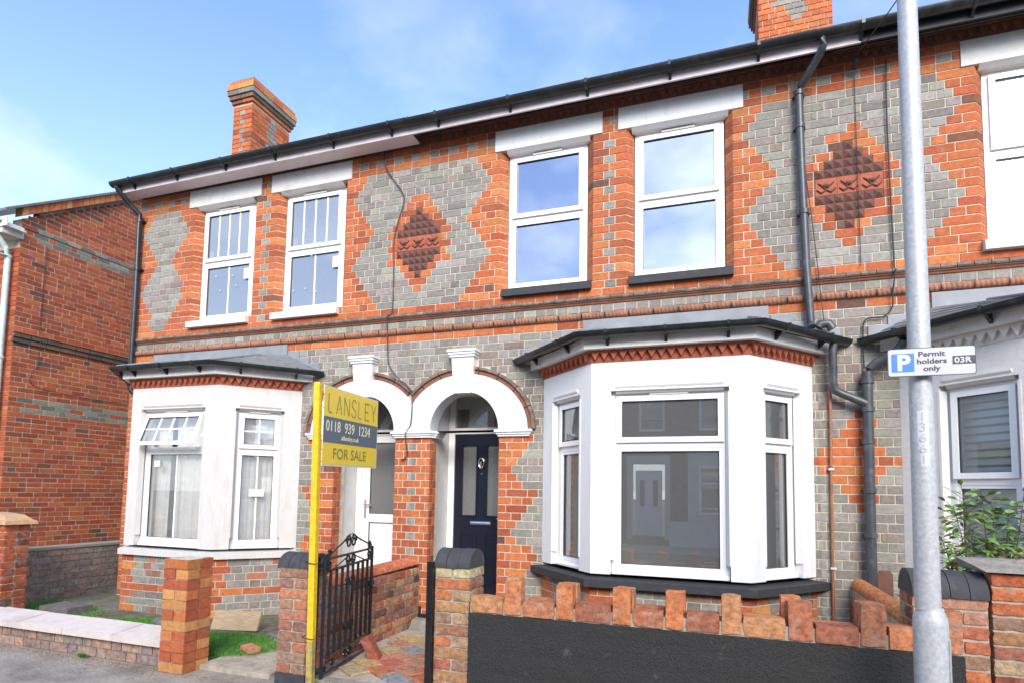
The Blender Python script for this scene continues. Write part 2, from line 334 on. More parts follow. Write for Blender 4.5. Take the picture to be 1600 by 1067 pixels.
class Bricks:
    """collects the bricks of one thing; the largest-looking 300 become parts, the rest one mass"""
    def __init__(s, parent, piece='brick_piece', mass='brick_mass', limit=300, rough=False):
        s.p = parent; s.r = []; s.piece = piece; s.mass = mass; s.limit = limit; s.rough = rough
    def add(s, fr, u0, u1, z0, z1, D, kind, ca=0, cb=0, w=0.0):
        s.r.append((fr, u0, u1, z0, z1, D, tint(kind), ca, cb, w + rb.uniform(.001, .004)))
    def lay(s, fr, spans, z0, n, c, kindf, joint=.011, D=.03, bond='flemish', off=0, st=.230, w=0):
        for k in range(n):
            za = z0 + k * c; zm = za + c / 2; sh = (k % 2) * .1725 + off
            for sp in spans(zm, k):
                a, b = sp[0], sp[1]; ca = sp[2] if len(sp) > 2 else 0; cb_ = sp[3] if len(sp) > 3 else 0
                kf = bond(k) if callable(bond) else bond
                if kf == 'flemish': pat = [st, st / 2]
                elif kf == 'header': pat = [st / 2]
                elif kf == 'stretcher': pat = [st]; sh = (k % 2) * st / 2 + off
                elif kf == 'mixed': pat = [st, st / 2, st / 2, st / 2]; sh = k * .19 + off
                else: pat = [st]
                per = sum(pat); x = math.floor((a - sh) / per) * per + sh; cuts = [a]; i = 0
                if kf == 'unit':
                    # courses laid on a half-brick grid, each colour run filled with headers and stretchers
                    U_ = .115; o_ = (k % 2) * U_ / 2; i0 = math.floor((a - o_) / U_); i1 = math.ceil((b - o_) / U_); x = b; run = []; ncl = None; cnt = 0
                    for q_ in range(i0, i1):
                        c_ = kindf(q_ * U_ + U_ / 2 + o_, zm, k); c_ = {'mauve': 'grey'}.get(c_, c_) if isinstance(c_, str) else c_
                        xa = q_ * U_ + o_
                        new = c_ != ncl
                        if not new:
                            want = (2 if cnt_last == 1 else 1) if c_ == 'red' else want_
                            if cnt >= want: new = True
                        if new:
                            cnt_last = cnt if (c_ == ncl and cnt) else (1 + k % 2)
                            if xa > a + .04 and xa < b - .04: cuts.append(xa)
                            cnt = 1; want_ = 1 if rb.random() < .62 else 2
                        else: cnt += 1
                        ncl = c_
                if b - a < .27 and kf == 'header': cuts = [a, (a + b) / 2]; x = b
                if b - a < .45 and kf in ('flemish', 'mixed', 'unit'):
                    md = (a + b) / 2; cuts = [a, md - .0575, md + .0575] if k % 2 else [a, md]; x = b
                while x < b - .035:
                    x += pat[i % len(pat)]; i += 1
                    if x > a + .035 and x < b - .035: cuts.append(x)
                cuts.append(b)
                for i in range(len(cuts) - 1):
                    p, q = cuts[i], cuts[i + 1]; kd = kindf((p + q) / 2, zm, k)
                    if kd is None: continue
                    if kd == 'split':
                        kd = 'grey'
                    j = joint / 2; pj = p + (j if i else .001); qj = q - (j if i < len(cuts) - 2 else .001)
                    s.add(fr, pj, qj, za + j + rb.uniform(-.001, .001), za + c - j, D, kd, ca if i == 0 else 0, cb_ if i == len(cuts) - 2 else 0, w)
    def finish(s):
        def score(r):
            fr, u0, u1, z0, z1 = r[:5]; p = Vector(fr.p((u0 + u1) / 2, (z0 + z1) / 2)) - CAMP; d = p.dot(f2)
            x = p.dot(r3) / d * F + 800; y = 698.7 - p.dot(u3) / d * F
            if d < .3 or x < 0 or x > 1600 or y < 0 or y > 1067: return 0
            return (u1 - u0) * (z1 - z0) * max(.05, -(fr.N[0] * p.x + fr.N[1] * p.y) / p.length) / d ** 2
        rs = sorted(s.r, key=score, reverse=True); mb = MB(); o_ = Vector(ORG[s.p])
        for n, r in enumerate(rs):
            fr, u0, u1, z0, z1, D, c, ca, cb_, w = r
            if n < s.limit:
                if ca or cb_:
                    m = MB(); m.plan(fr, chpoly(u0, u1, w, D, ca, cb_), z0, z1); o = m.build('brick', s.piece, s.p)
                else:
                    Lq = round((u1 - u0) * 200) / 200; Hq = round((z1 - z0) * 500) / 500
                    me = cbox(Lq, Hq, D, s.piece, rb.randint(1, 4) if s.rough else 0)
                    o = bpy.data.objects.new('brick', me); COL.objects.link(o); o.parent = s.p
                    o.location = Vector(fr.p((u0 + u1) / 2, (z0 + z1) / 2, w)) - o_; o.rotation_euler = (0, rb.uniform(-.006, .006), fr.ang)
                o.color = (*c, 1)
            else: mb.plan(fr, chpoly(u0, u1, w, D, ca, cb_), z0, z1, c)
        o = mb.build('brickwork', s.mass, s.p)
        if o: o['kind'] = 'stuff'
def chpoly(u0, u1, w, D, ca, cb_):
    # ca / cb_: depth of a splayed jamb at the left / right end
    P = [(u0, w), (u1, w)] if not cb_ else [(u0, w), (u1, w), (u1 + cb_ * .8, w - cb_)]
    Dd = max(D, ca, cb_) + (.0 if not (ca or cb_) else .004)
    P.append((u1 + cb_ * .8, w - Dd)); P.append((u0 - ca * .8, w - Dd))
    if ca: P.append((u0 - ca * .8, w - ca))
    return P
def free_spans(lo, hi, cuts):
    out = [[lo, hi, 0, 0]]
    for c0, c1, ch in cuts:
        nxt = []
        for s in out:
            if c1 <= s[0] or c0 >= s[1]: nxt.append(s); continue
            if c0 > s[0] + .02: nxt.append([s[0], c0, s[2], ch])
            if c1 < s[1] - .02: nxt.append([c1, s[1], ch, s[3]])
        out = nxt
    return out
def text(name, txt, size, m, parent, fr, u, z, w, slope=0, squash=1, align='LEFT', extr=.0006, bold=0):
    cu = bpy.data.curves.new('t', 'FONT'); cu.body = txt; cu.size = size; cu.align_x = align; cu.extrude = extr; cu.offset = bold; cu.resolution_u = 3
    t = bpy.data.objects.new('t', cu); COL.objects.link(t); dg = bpy.context.evaluated_depsgraph_get(); me = bpy.data.meshes.new_from_object(t.evaluated_get(dg))
    bpy.data.objects.remove(t); mb = MB(); V = []
    for v in me.vertices:
        uu = u + v.co.x * squash; V.append(fr.p(uu, z + v.co.y + slope * (uu), w + v.co.z))
    mb.v = V; mb.f = [tuple(p.vertices) for p in me.polygons]; mb.c = [(1, 1, 1)] * len(mb.f)
    bpy.data.meshes.remove(me)
    return mb.build(name, m, parent)

# ------------------------------------------------------------ ground
def sheet(name, m, x0, x1, y0, y1, z, nx=1, ny=1, amp=0, label=None):
    b = MB(); rr = random.Random(3)
    H = [[z + (rr.uniform(-amp, amp) if amp else 0) for _ in range(ny + 1)] for _ in range(nx + 1)]
    for i in range(nx + 1):
        for j in range(ny + 1): b.v.append((x0 + (x1 - x0) * i / nx, y0 + (y1 - y0) * j / ny, H[i][j]))
    for i in range(nx):
        for j in range(ny): a = i * (ny + 1) + j; b.f.append((a, a + ny + 1, a + ny + 2, a + 1)); b.c.append((1, 1, 1))
    o = b.build(name, m, smooth=bool(amp)); o['kind'] = 'structure'; return o
g = sheet('ground', 'soil', -200, 200, -200, 200, -.14)
sheet('road', 'asphalt', -80, 80, -10.6, -4.9, -.12)
def slab(name, m, x0, x1, y0, y1, z0, z1):
    b = MB(); b.box(FR(0, 0), x0, x1, z0, z1, -y1, -y0); o = b.build(name, m); o['kind'] = 'structure'; return o
slab('pavement', 'concrete', -60, 60, -4.7, -1.9, -.13, 0)
slab('kerb', 'stone', -60, 60, -4.85, -4.70, -.13, .004)
slab('pavement', 'concrete', -60, 60, -13.1, -10.75, -.13, 0)
slab('kerb', 'stone', -60, 60, -10.75, -10.6, -.13, .004)
slab('garden_ground', 'soil', -3.3, 0, -1.9, .3, -.13, .03)
slab('garden_ground', 'soil', 1.5, 9, -1.9, .3, -.13, .05)
slab('alley', 'alley_ground', -60, -3.3, -1.9, 12, -.13, .035)

# ------------------------------------------------------------ houses
Wd = 4.26; C = .0803; Z1 = 3.413; ZB = 3.177
XW1, XC1, XC2, XW2, BP = 1.483, 2.102, 3.393, 3.938, .64
def piece(x, pts):
    for (a, va), (b, vb) in zip(pts, pts[1:]):
        if a <= x <= b: return va + (vb - va) * (x - a) / (b - a)
    return pts[-1][1] if x > pts[-1][0] else pts[0][1]
PANEL = [(3.50, .50), (3.60, .58), (4.03, .865), (4.21, .74), (4.42, .60), (4.60, .72), (4.84, .87), (5.10, .68)]
HOURG = [(3.50, .11), (3.99, .37), (4.22, .25), (4.43, .10), (4.81, .375), (5.05, .21), (5.10, .18)]
def k_upper(X, z, k):
    if k == 0: return 'red'
    if k == 21 or k == 23: return 'red'
    if k == 22: return 'grey' if int(math.floor(X / .115)) % 2 else 'red'
    for cx_ in (0, Wd):
        d = abs(X - cx_)
        if d < .95:
            if k > 20: return 'red'
            row = min(k - 4, 15 - k)       # rows of the red lozenge round the tiles
            if 3 <= k <= 16:
                hw = [.06, .14, .21, .285, .36, .39, .39, .39, .39, .36, .285, .21, .14, .06][k - 3]
                if d < hw: return 'red'
            return 'grey' if d < piece(z, PANEL) else 'red'
    if abs(X + 3.81) < piece(z, HOURG) and k <= 20: return 'grey'
    for cx_ in (2.14, -2.14, 6.38):
        if abs(X - cx_) < .03: return 'grey' if k % 2 else 'red'
    return 'red'
def tri(z): return .27 + .13 * math.cos((z - 2.02) / .62 * 2 * math.pi) if z > .2 else .3
def k_lower(X, z, k):
    # k = 0 is the course just under the rope moulding
    if k == 0: return 'red'
    Xa = abs(X)
    if z < 2.03:
        if Xa < .24: return 'grey' if abs(X) < .03 else 'red'
        if Xa < XW1: return 'red' if Xa - 1.0 < tri(z) else 'grey'
    if X < -3.95: return 'red'
    d = abs(X - Wd)
    if d < .9:
        hw = piece(z, [(1.30, -.1), (1.36, .05), (1.78, .33), (2.18, .05), (2.22, -.1)])
        if d < hw: return 'red'
        return 'grey' if rb.random() > .25 else 'mauve'
    return 'grey' if rb.random() > .1 else 'mauve'
def k_plinth(X, z, k, ends):
    if k == 3: return 'red'
    if min(abs(X - e) for e in ends) < .13: return 'red' if k % 3 else 'orange'
    r = rb.random(); return 'grey' if r < .68 else ('mauve' if r < .84 else 'dull')
ARCX, AI, BI, AO, BO, AH, BH, ZS = .613, .395, .41, .71, .60, .795, .68, 2.10
WINS = [(.965, 1.975), (2.305, 3.305)]      # splayed openings at the wall face, inner edges .075 further in
def ell(t, a, b, s): return (s * ARCX + a * math.cos(t), ZS + b * math.sin(t))

def window(parent, fr, u0, u1, z0, z1, w, zt, gl='glass_upper', up=(0, 0), lo=(0, 0), fw_=.055, vent=True, inset=True, up_open=0, sash=.045, stick=()):
    b = MB(); d = .07
    b.box(fr, u0, u0 + fw_, z0, z1, w - d, w); b.box(fr, u1 - fw_, u1, z0, z1, w - d, w)
    b.box(fr, u0 + fw_, u1 - fw_, z1 - fw_, z1, w - d, w - .001); b.box(fr, u0 + fw_, u1 - fw_, z0, z0 + fw_, w - d, w - .001)
    b.box(fr, u0 + fw_, u1 - fw_, zt - .03, zt + .03, w - d, w - .001)
    # projecting cill nose
    b.sect(fr, [(w + .03, z0 - .012), (w - .02, z0 - .012), (w - .02, z0 + .024), (w, z0 + .024), (w + .03, z0 + .008)], u0 + .002, u1 - .002)
    win = b.build('window', 'upvc', parent)
    if win is None: return
    def leaf(a, c, e, g_, ww, nv, nh, tilt=0):
        m = MB(); s_ = sash
        def P(u, z, q):      # tilt outward about the top edge
            zz = g_ - (g_ - z) * math.cos(tilt) + q * math.sin(tilt) * 0; return fr.p(u, zz, ww + q * 1 + (g_ - z) * math.sin(tilt))
        def bx(u_0, u_1, z_0, z_1, q0, q1):
            m.prism([P(u_0, z_0, q1), P(u_1, z_0, q1), P(u_1, z_0, q0), P(u_0, z_0, q0)], [P(u_0, z_1, q1), P(u_1, z_1, q1), P(u_1, z_1, q0), P(u_0, z_1, q0)])
        bx(a, a + s_, e, g_, -.05, .012); bx(c - s_, c, e, g_, -.05, .012); bx(a + s_, c - s_, g_ - s_, g_, -.05, .011); bx(a + s_, c - s_, e, e + s_, -.05, .011)
        m.build('sash', 'upvc', win)
        pm = MB(); pm.face([P(a + s_, e + s_, -.012), P(c - s_, e + s_, -.012), P(c - s_, g_ - s_, -.012), P(a + s_, g_ - s_, -.012)]); pm.build('pane', gl, win)
        rm = MB()                                            # dark rubber gasket round the pane
        for q in ((a + s_, a + s_ + .005, e + s_, g_ - s_), (c - s_ - .005, c - s_, e + s_, g_ - s_), (a + s_ + .005, c - s_ - .005, g_ - s_ - .006, g_ - s_), (a + s_ + .005, c - s_ - .005, e + s_, e + s_ + .004)):
            rm.prism([P(q[0], q[2], .002), P(q[1], q[2], .002), P(q[1], q[2], -.01), P(q[0], q[2], -.01)], [P(q[0], q[3], .002), P(q[1], q[3], .002), P(q[1], q[3], -.01), P(q[0], q[3], -.01)])
        rm.build('gasket', 'sign_black', win)
        for i in range(nv):
            x = a + s_ + (c - a - 2 * s_) * (i + 1) / (nv + 1); mm = m; m = MB(); bx(x - .008, x + .008, e + s_, g_ - s_, -.02, -.004); m.build('glazing_bar', 'upvc', win)
        for i in range(nh):
            x = e + s_ + (g_ - e - 2 * s_) * (i + 1) / (nh + 1); m = MB(); bx(a + s_, c - s_, x - .008, x + .008, -.02, -.005); m.build('glazing_bar', 'upvc', win)
    i_ = fw_ - .012
    leaf(u0 + i_, u1 - i_, zt + .018, z1 - i_, w + (.012 if not up_open else .03), up[0], up[1], up_open)
    leaf(u0 + fw_ - .02, u1 - fw_ + .02, z0 + fw_ - .02, zt - .012, w - .017, lo[0], lo[1])
    if vent:
        um = (u0 + u1) / 2; hw = min(.16, (u1 - u0) * .22)
        v = MB(); v.box(fr, um - hw, um + hw, z1 - .034, z1 - .018, w + .0, w + .03); v.build('trickle_vent', 'old_white', win)
    for (su, sz, sw, sh) in stick:
        v = MB(); v.box(fr, su - sw / 2, su + sw / 2, sz - sh / 2, sz + sh / 2, w - .012, w - .002); v.build('sticker', 'sticker', win)
    return win

def bay(h, BR, s, wallm, sillm, sill_dz, third=False):
    """splayed bay window of one house; s = +1 door to the left of the bay, -1 mirrored"""
    if third: pts = [(4.60, 0), (5.25, -.76), (6.60, -.76), (7.2, 0)]
    elif s > 0: pts = [(XW1, 0), (XC1, -BP), (XC2, -BP), (XW2, 0)]
    else: pts = [(-XW2, 0), (-XC2, -BP), (-XC1, -BP), (-XW1, 0)]
    frs = [(FR(a[0], a[1], b[0] - a[0], b[1] - a[1]), math.dist(a, b)) for a, b in zip(pts, pts[1:])]
    def offs(o):            # plan outline pushed outward by o
        res = []
        for i, p in enumerate(pts):
            if i == 0: n = frs[0][0].N; u_ = frs[0][0].U; k = (-.0 - (p[1] + n[1] * o)) / u_[1]; res.append((p[0] + n[0] * o + u_[0] * k, 0.0))
            elif i == 3: n = frs[2][0].N; u_ = frs[2][0].U; k = (-.0 - (p[1] + n[1] * o)) / u_[1]; res.append((p[0] + n[0] * o + u_[0] * k, 0.0))
            else:
                n1, n2 = frs[i - 1][0].N, frs[i][0].N; bx_, by = n1[0] + n2[0], n1[1] + n2[1]; k = 1 / (1 + n1[0] * n2[0] + n1[1] * n2[1]); res.append((p[0] + bx_ * o * k, p[1] + by * o * k))
        return res
    def band(name, m, o0, o1, z0, z1, z1b=None, back=.02):
        b = MB(); A, B_ = offs(o0), offs(o1); z1b = z1 if z1b is None else z1b
        A = [(x, y) for x, y in A]; 
        for i in range(3):
            a, c, d, e = A[i], A[i + 1], B_[i + 1], B_[i]
            b.prism([(e[0], e[1] , z0), (d[0], d[1], z0), (c[0], c[1], z0), (a[0], a[1], z0)], [(e[0], e[1], z1b), (d[0], d[1], z1b), (c[0], c[1], z1), (a[0], a[1], z1)])
        return b.build(name, m, h)
    zt_, zb_ = 2.608, .775
    # window spots on the three faces (u0,u1 along each face)
    f0, f1, f2_ = frs
    if third: spots = [(.315, .865), (.2, 1.15), (.25, .75)]
    else: spots = [(f0[1] * .21, f0[1] * .79), (.172, 1.138) if s > 0 else (1.291 - 1.138, 1.291 - .172), (f2_[1] * .21, f2_[1] * .79)]
    wz0, wz1 = .775, 2.35
    b = MB()
    for (fr, Lf), (a, c) in zip(frs, spots):
        b.wall(fr, 0, Lf, zb_, zt_, -.13, 0, [(a, c, wz0, wz1)])
    bw = b.build('bay_wall', wallm, h)
    # lintel hood over each opening, chamfer strips beside it
    for (fr, Lf), (a, c) in zip(frs, spots):
        m = MB(); m.sect(fr, [(.012, wz1 + .05), (-.05, wz1 + .05), (-.05, wz1 - .025), (-.03, wz1 - .02), (.003, wz1 + .02), (.012, wz1 + .035)], a + .04, c - .04); m.build('window_head', wallm, bw)
        m = MB(); m.plan(fr, [(a - .012, .004), (a + .008, .004), (a + .03, -.05), (a - .012, -.05)], wz0 + .12, wz1 - .04); m.plan(fr, [(c - .008, .004), (c + .012, .004), (c + .012, -.05), (c - .03, -.05)], wz0 + .12, wz1 - .04); m.build('chamfer', wallm, bw)
    # bars and panes
    if third: cfg = [dict(gl='glass_blind', vent=False)] * 3
    elif s > 0: cfg = [dict(vent=False), dict(), dict(vent=False)]
    else: cfg = [dict(up=(1, 1), lo=(1, 0)), dict(up=(3, 1), lo=(1, 0), up_open=R(20), stick=[]), dict(up=(1, 1), lo=(1, 0))]
    for i, ((fr, Lf), (a, c)) in enumerate(zip(frs, spots)):
        kw = dict(gl='glass_lower' if (s > 0 or third) else 'glass_left', fw_=.05 if (s > 0 and not third) else .06, sash=.045); kw.update(cfg[i])
        if s < 0 and not third:
            if i == 1: kw['stick'] = [(a + .20, 1.72, .09, .075)]
            if i == 2: kw['stick'] = [((a + c) / 2 + .0, 2.13, .16, .09), ((a + c) / 2, 1.40, .16, .085)]
        window(h, fr, a + .005, c - .005, wz0 + .01, wz1 - .005, -.075, 1.885 if not third else 1.60, **kw)
    # sill, plinth
    o_s = .085 if sillm == 'black_sill' else .05
    band('bay_sill', sillm, -.14, o_s, .672 + sill_dz, .765, .735)
    m = MB()
    for fr, Lf in frs: m.wall(fr, 0, Lf, -.02, .70, -.2, -.003, [])
    m.build('bay_plinth', 'mortar', h)
    for j, (fr, Lf) in enumerate(frs):
        BR.lay(fr, lambda z, k, Lf=Lf: [(0, Lf)], .672 + sill_dz - 8 * C, 8, C, lambda X, z, k, Lf=Lf: k_plinth(X, z, k, (0, Lf)), D=.02, bond=lambda k: 'stretcher' if k == 3 else 'mixed')
    # dogtooth course: backing plus a row of triangular teeth
    dm = 'terracotta_white' if third else 'terracotta'
    bd = band('dogtooth_course', dm, -.1, .008, 2.603, 2.70)
    bd2 = MB()
    for fr, Lf in frs:
        n = int(round(Lf / .079)); st = Lf / n
        for i in range(n):
            u = i * st + st / 2; z_a, z_b = 2.618, 2.684
            A = [fr.p(u - .036, z_b, .008), fr.p(u + .036, z_b, .008), fr.p(u, z_a, .008)]; B_ = [fr.p(u - .036, z_b, .042), fr.p(u + .036, z_b, .042), fr.p(u, z_a, .042)]
            tm = MB(); tm.prism([A[2], A[1], A[0]], [B_[2], B_[1], B_[0]]); tm.build('tooth', dm, bd)
    band('dogtooth_cap', dm, -.1, .045, 2.684, 2.702)
    # fascia, roof, gutter
    fz0, fz1 = 2.704, 2.80
    band('bay_fascia', 'bay_fascia' if not third else 'old_white', .03, .105, fz0, fz1)
    e = offs(.17); tl, tr = (.28, .45) if s < 0 else ((.45, .45) if third else (.62, .55)); t = [(e[0][0] + tl, 0), (max(e[1][0] + .05, e[0][0] + tl + .03), -.05), (min(e[2][0] - .05, e[3][0] - tr - .03), -.05), (e[3][0] - tr, 0)]
    rz0, rz1 = 2.83, 3.06
    rf = MB(); rows = 5
    for i in range(3):
        for r in range(rows):
            f0_, f1_ = r / rows, (r + 1) / rows + .02
            q = lambda P, Q, f: (P[0] + (Q[0] - P[0]) * f, P[1] + (Q[1] - P[1]) * f)
            a, b_, c_, d_ = q(e[i], t[i], f0_), q(e[i + 1], t[i + 1], f0_), q(e[i + 1], t[i + 1], f1_), q(e[i], t[i], f1_)
            za, zb2 = rz0 + (rz1 - rz0) * f0_ + .008, rz0 + (rz1 - rz0) * min(f1_, 1) ; th = .007
            rf.prism([(*a, za - th), (*b_, za - th), (*c_, zb2 - th), (*d_, zb2 - th)], [(*a, za), (*b_, za), (*c_, zb2), (*d_, zb2)])
    ro = rf.build('bay_roof', 'slate', h)
    for i in (1, 2):     # lead rolls on the hips
        fl = MB(); fl.tube([(e[i][0], e[i][1], rz0 + .012), (t[i][0], t[i][1], rz1 + .01)], .014, 8); fl.build('hip_lead', 'lead', ro)
    x0, x1 = t[0][0], t[3][0]
    lf = MB(); lf.box(FA, x0 + .02, x1 - .02, rz1 - .02, ZB - .004, 0.001, .022); lf.build('flashing', 'lead', h)
    # stepped side flashings following the slope of the roof
    for sgn, E_, T in ((1, e[0][0], x0), (-1, e[3][0], x1)):
        lf = MB()
        for q in range(3):
            f0_ = q / 3; f1_ = (q + 1) / 3; xa, xb = E_ + (T - E_) * f0_, E_ + (T - E_) * f1_
            xa, xb = min(xa, xb), max(xa, xb); zl = rz0 + (rz1 - rz0) * f0_
            lf.box(FA, xa + (0.0006), xb, zl - .02, zl + .10, .001, .014 + q * .001)
        lf.build('stepped_flashing', 'lead', h)
    gp = [(x, y, 2.825) for x, y in offs(.19)]
    gp[0] = (gp[0][0] - (.03), -.01, 2.815); gp[3] = (gp[3][0] + .03, -.01, 2.815)
    gm = MB(); ring = []
    gutter_run(h, gp, .052, 'gutter_black')
    for i in range(3):
        n = 2 if i != 1 else 3
        for j in range(n):
            f_ = (j + .5) / n; A, B_ = gp[i], gp[i + 1]
            x, y = A[0] + (B_[0] - A[0]) * f_, A[1] + (B_[1] - A[1]) * f_
            fr = FR(x, y, B_[0] - A[0], B_[1] - A[1])
            k = MB(); k.sect(fr, [(.055, 2.83), (.052, 2.80), (.03, 2.772), (-.03, 2.765), (-.085, 2.72), (-.085, 2.785), (-.05, 2.80), (-.045, 2.83)], -.012, .012); k.build('gutter_bracket', 'gutter_black', h)
    # room behind
    x_0, x_1 = (pts[0][0], pts[3][0])
    rm = MB(); d = 3.2
    rm.face([(x_0 - .3, d, -.0), (x_1 + .3, d, 0), (x_1 + .3, d, 2.75), (x_0 - .3, d, 2.75)])
    rm.face([(x_0 - .3, .2, 0), (x_0 - .3, d, 0), (x_0 - .3, d, 2.75), (x_0 - .3, .2, 2.75)])
    rm.face([(x_1 + .3, d, 0), (x_1 + .3, .2, 0), (x_1 + .3, .2, 2.75), (x_1 + .3, d, 2.75)])
    rm.face([(x_0 - .3, .2, 2.75), (x_0 - .3, d, 2.75), (x_1 + .3, d, 2.75), (x_1 + .3, .2, 2.75)])
    rm.build('room', 'plaster', h)
    rm = MB(); A = offs(-.15); rm.face([(x, y, .4) for x, y in A]); rm.face([(x_0 + .1, .0, .4), (x_1 - .1, 0, .4), (x_1 - .1, d, .4), (x_0 + .1, d, .4)]); rm.build('room_floor', 'room_floor', h)
    rm = MB(); A = offs(-.01); rm.prism([(x, y, 2.62) for x, y in A], [(x, y, 2.80) for x, y in A]); rm.build('bay_ceiling', 'plaster', h)
    return frs, spots

def gutter_run(h, pts, r, m, name='gutter'):
    b = MB(); seg = 8; P = [Vector(p) for p in pts]; rings = []
    for i, p in enumerate(P):
        d1 = (P[i] - P[i - 1]).normalized() if i else None; d2 = (P[i + 1] - P[i]).normalized() if i < len(P) - 1 else None
        d = ((d1 or d2) + (d2 or d1)).normalized(); x = Vector((d.y, -d.x, 0)).normalized()
        k = 1 / max(.5, (d1 or d).dot(d)); ring = []
        for q in (r, r - .006):
            for j in range(seg + 1):
                a = math.pi * j / seg; ring.append(p + x * math.cos(a) * q * k - Vector((0, 0, 1)) * math.sin(a) * q)
        rings.append([b.v.append(tuple(v)) or len(b.v) - 1 for v in ring])
    n = seg + 1
    for A, B_ in zip(rings, rings[1:]):
        for j in range(seg): b.f.append((A[j], A[j + 1], B_[j + 1], B_[j])); b.f.append((A[n + j + 1], A[n + j], B_[n + j], B_[n + j + 1]))
        b.f.append((A[n], A[0], B_[0], B_[n])); b.f.append((A[seg], A[n + seg], B_[n + seg], B_[seg]))
    for A in (rings[0], rings[-1]):     # stop ends
        b.f.append(tuple(A[:n]))
    b.c = [(1, 1, 1)] * len(b.f)
    return b.build(name, m, h, smooth=True)

def arch(h, s):
    fr = FA; n = 30
    def ring(name, m, a0, b0, a1, b1, w0, w1, clip, t0=0, t1=math.pi, n=n, par=None, z0=ZS):
        b = MB()
        for i in range(n):
            ta, tb = t0 + (t1 - t0) * i / n, t0 + (t1 - t0) * (i + 1) / n
            pts = [ell(ta, a0, b0, s), ell(ta, a1, b1, s), ell(tb, a1, b1, s), ell(tb, a0, b0, s)]
            if clip: pts = [((max(x, .003) if s > 0 else min(x, -.003)), z) for x, z in pts]
            if abs(pts[0][0] - pts[1][0]) + abs(pts[2][0] - pts[3][0]) < .004 and clip and abs(pts[1][0]) < .004: continue
            b.prism([fr.p(x, z, w0) for x, z in pts], [fr.p(x, z, w1) for x, z in pts])
        return b.build(name, m, par or h, smooth=True)
    # stilt below the curve down to the impost, then the painted ring
    ring('arch_ring', 'white_render', AI, BI, AO, BO, -.16, .03, True)
    ring('arch_moulding', 'white_render', AI - .0, BI - .0, AI + .05, BI + .05, .03, .036, True)
    # hood mould bricks
    per = .23; tt = 0.04; L_ = []
    a, b_ = AH - .04, BH - .04; t = 0; acc = 0; prev = ell(0, a, b_, s); cuts = [0]
    for i in range(1, 401):
        t = math.pi * i / 400; p = ell(t, a, b_, s); acc += math.dist(p, prev); prev = p
        if acc > per: cuts.append(t); acc = 0
    if math.pi - cuts[-1] > .1: cuts.append(math.pi)
    for c0, c1 in zip(cuts, cuts[1:]):
        xm = ell((c0 + c1) / 2, a, b_, s)[0]
        if xm * s < .02: continue
        o = ring('hood_brick', 'moulding_red', AO + .002, BO + .002, AH - .035, BH - .03, -.02, .028, True, c0 + .008, c1 - .008, 6)
        ring('hood_brick', 'moulding_dark', AH - .034, BH - .029, AH, BH, -.02, .052, True, c0 + .008, c1 - .008, 6)
    # filler behind the hood, wall plate above the arch
    b = MB(); m_ = 24
    for i in range(m_):
        ta, tb = math.pi * i / m_, math.pi * (i + 1) / m_
        def rp(t_):
            x, z = ell(t_, 1, 1, s); dx, dz = math.cos(t_), math.sin(t_)
            k = min(((.86 if dx * s > 0 else .6105) / abs(dx)) if abs(dx) > 1e-6 else 9, (.80 / dz) if dz > 1e-6 else 9); return (s * ARCX + dx * k, ZS + dz * k)
        q = [ell(ta, AI + .03, BI + .03, s), rp(ta), rp(tb), ell(tb, AI + .03, BI + .03, s)]
        b.face([fr.p(x, z, -.003) for x, z in q]); b.face([fr.p(x, z, -.2) for x, z in q][::-1])
    b.build('spandrel', 'mortar', h)
    # keystone
    zc, zl = 2.945, 2.49; k = MB()
    k.prism([fr.p(s * ARCX - .10, zl, -.1), fr.p(s * ARCX + .10, zl, -.1), fr.p(s * ARCX + .10, zl, .075), fr.p(s * ARCX - .10, zl, .075)][::-1],
            [fr.p(s * ARCX - .128, zc - .075, -.1), fr.p(s * ARCX + .128, zc - .075, -.1), fr.p(s * ARCX + .128, zc - .075, .095), fr.p(s * ARCX - .128, zc - .075, .095)][::-1])
    ks = k.build('keystone', 'white_render', h)
    for i in range(3):
        q = MB(); e_ = .012 * (i + 1); q.box(fr, s * ARCX - .13 - e_, s * ARCX + .13 + e_, zc - .075 + i * .026, zc - .075 + (i + 1) * .026 - .001, -.02, .10 + e_); q.build('cap_moulding', 'white_render', ks)
    for i in range(4):
        q = MB(); xx = s * ARCX - .075 + i * .05; q.box(fr, xx - .008, xx + .008, zc - .115, zc - .098, .08, .098); q.build('bead', 'white_render', ks)
    # impost on the outer jamb
    x0, x1 = (1.0, 1.345) if s > 0 else (-1.345, -1.0)
    for i, (e_, za, zb2) in enumerate([(.0, 2.03, 2.052), (.014, 2.052, 2.074), (.03, 2.074, 2.10)]):
        q = MB(); q.box(fr, x0 - e_, x1 + e_, za, zb2, -.2, .03 + e_); q.build('impost', 'white_render', h)

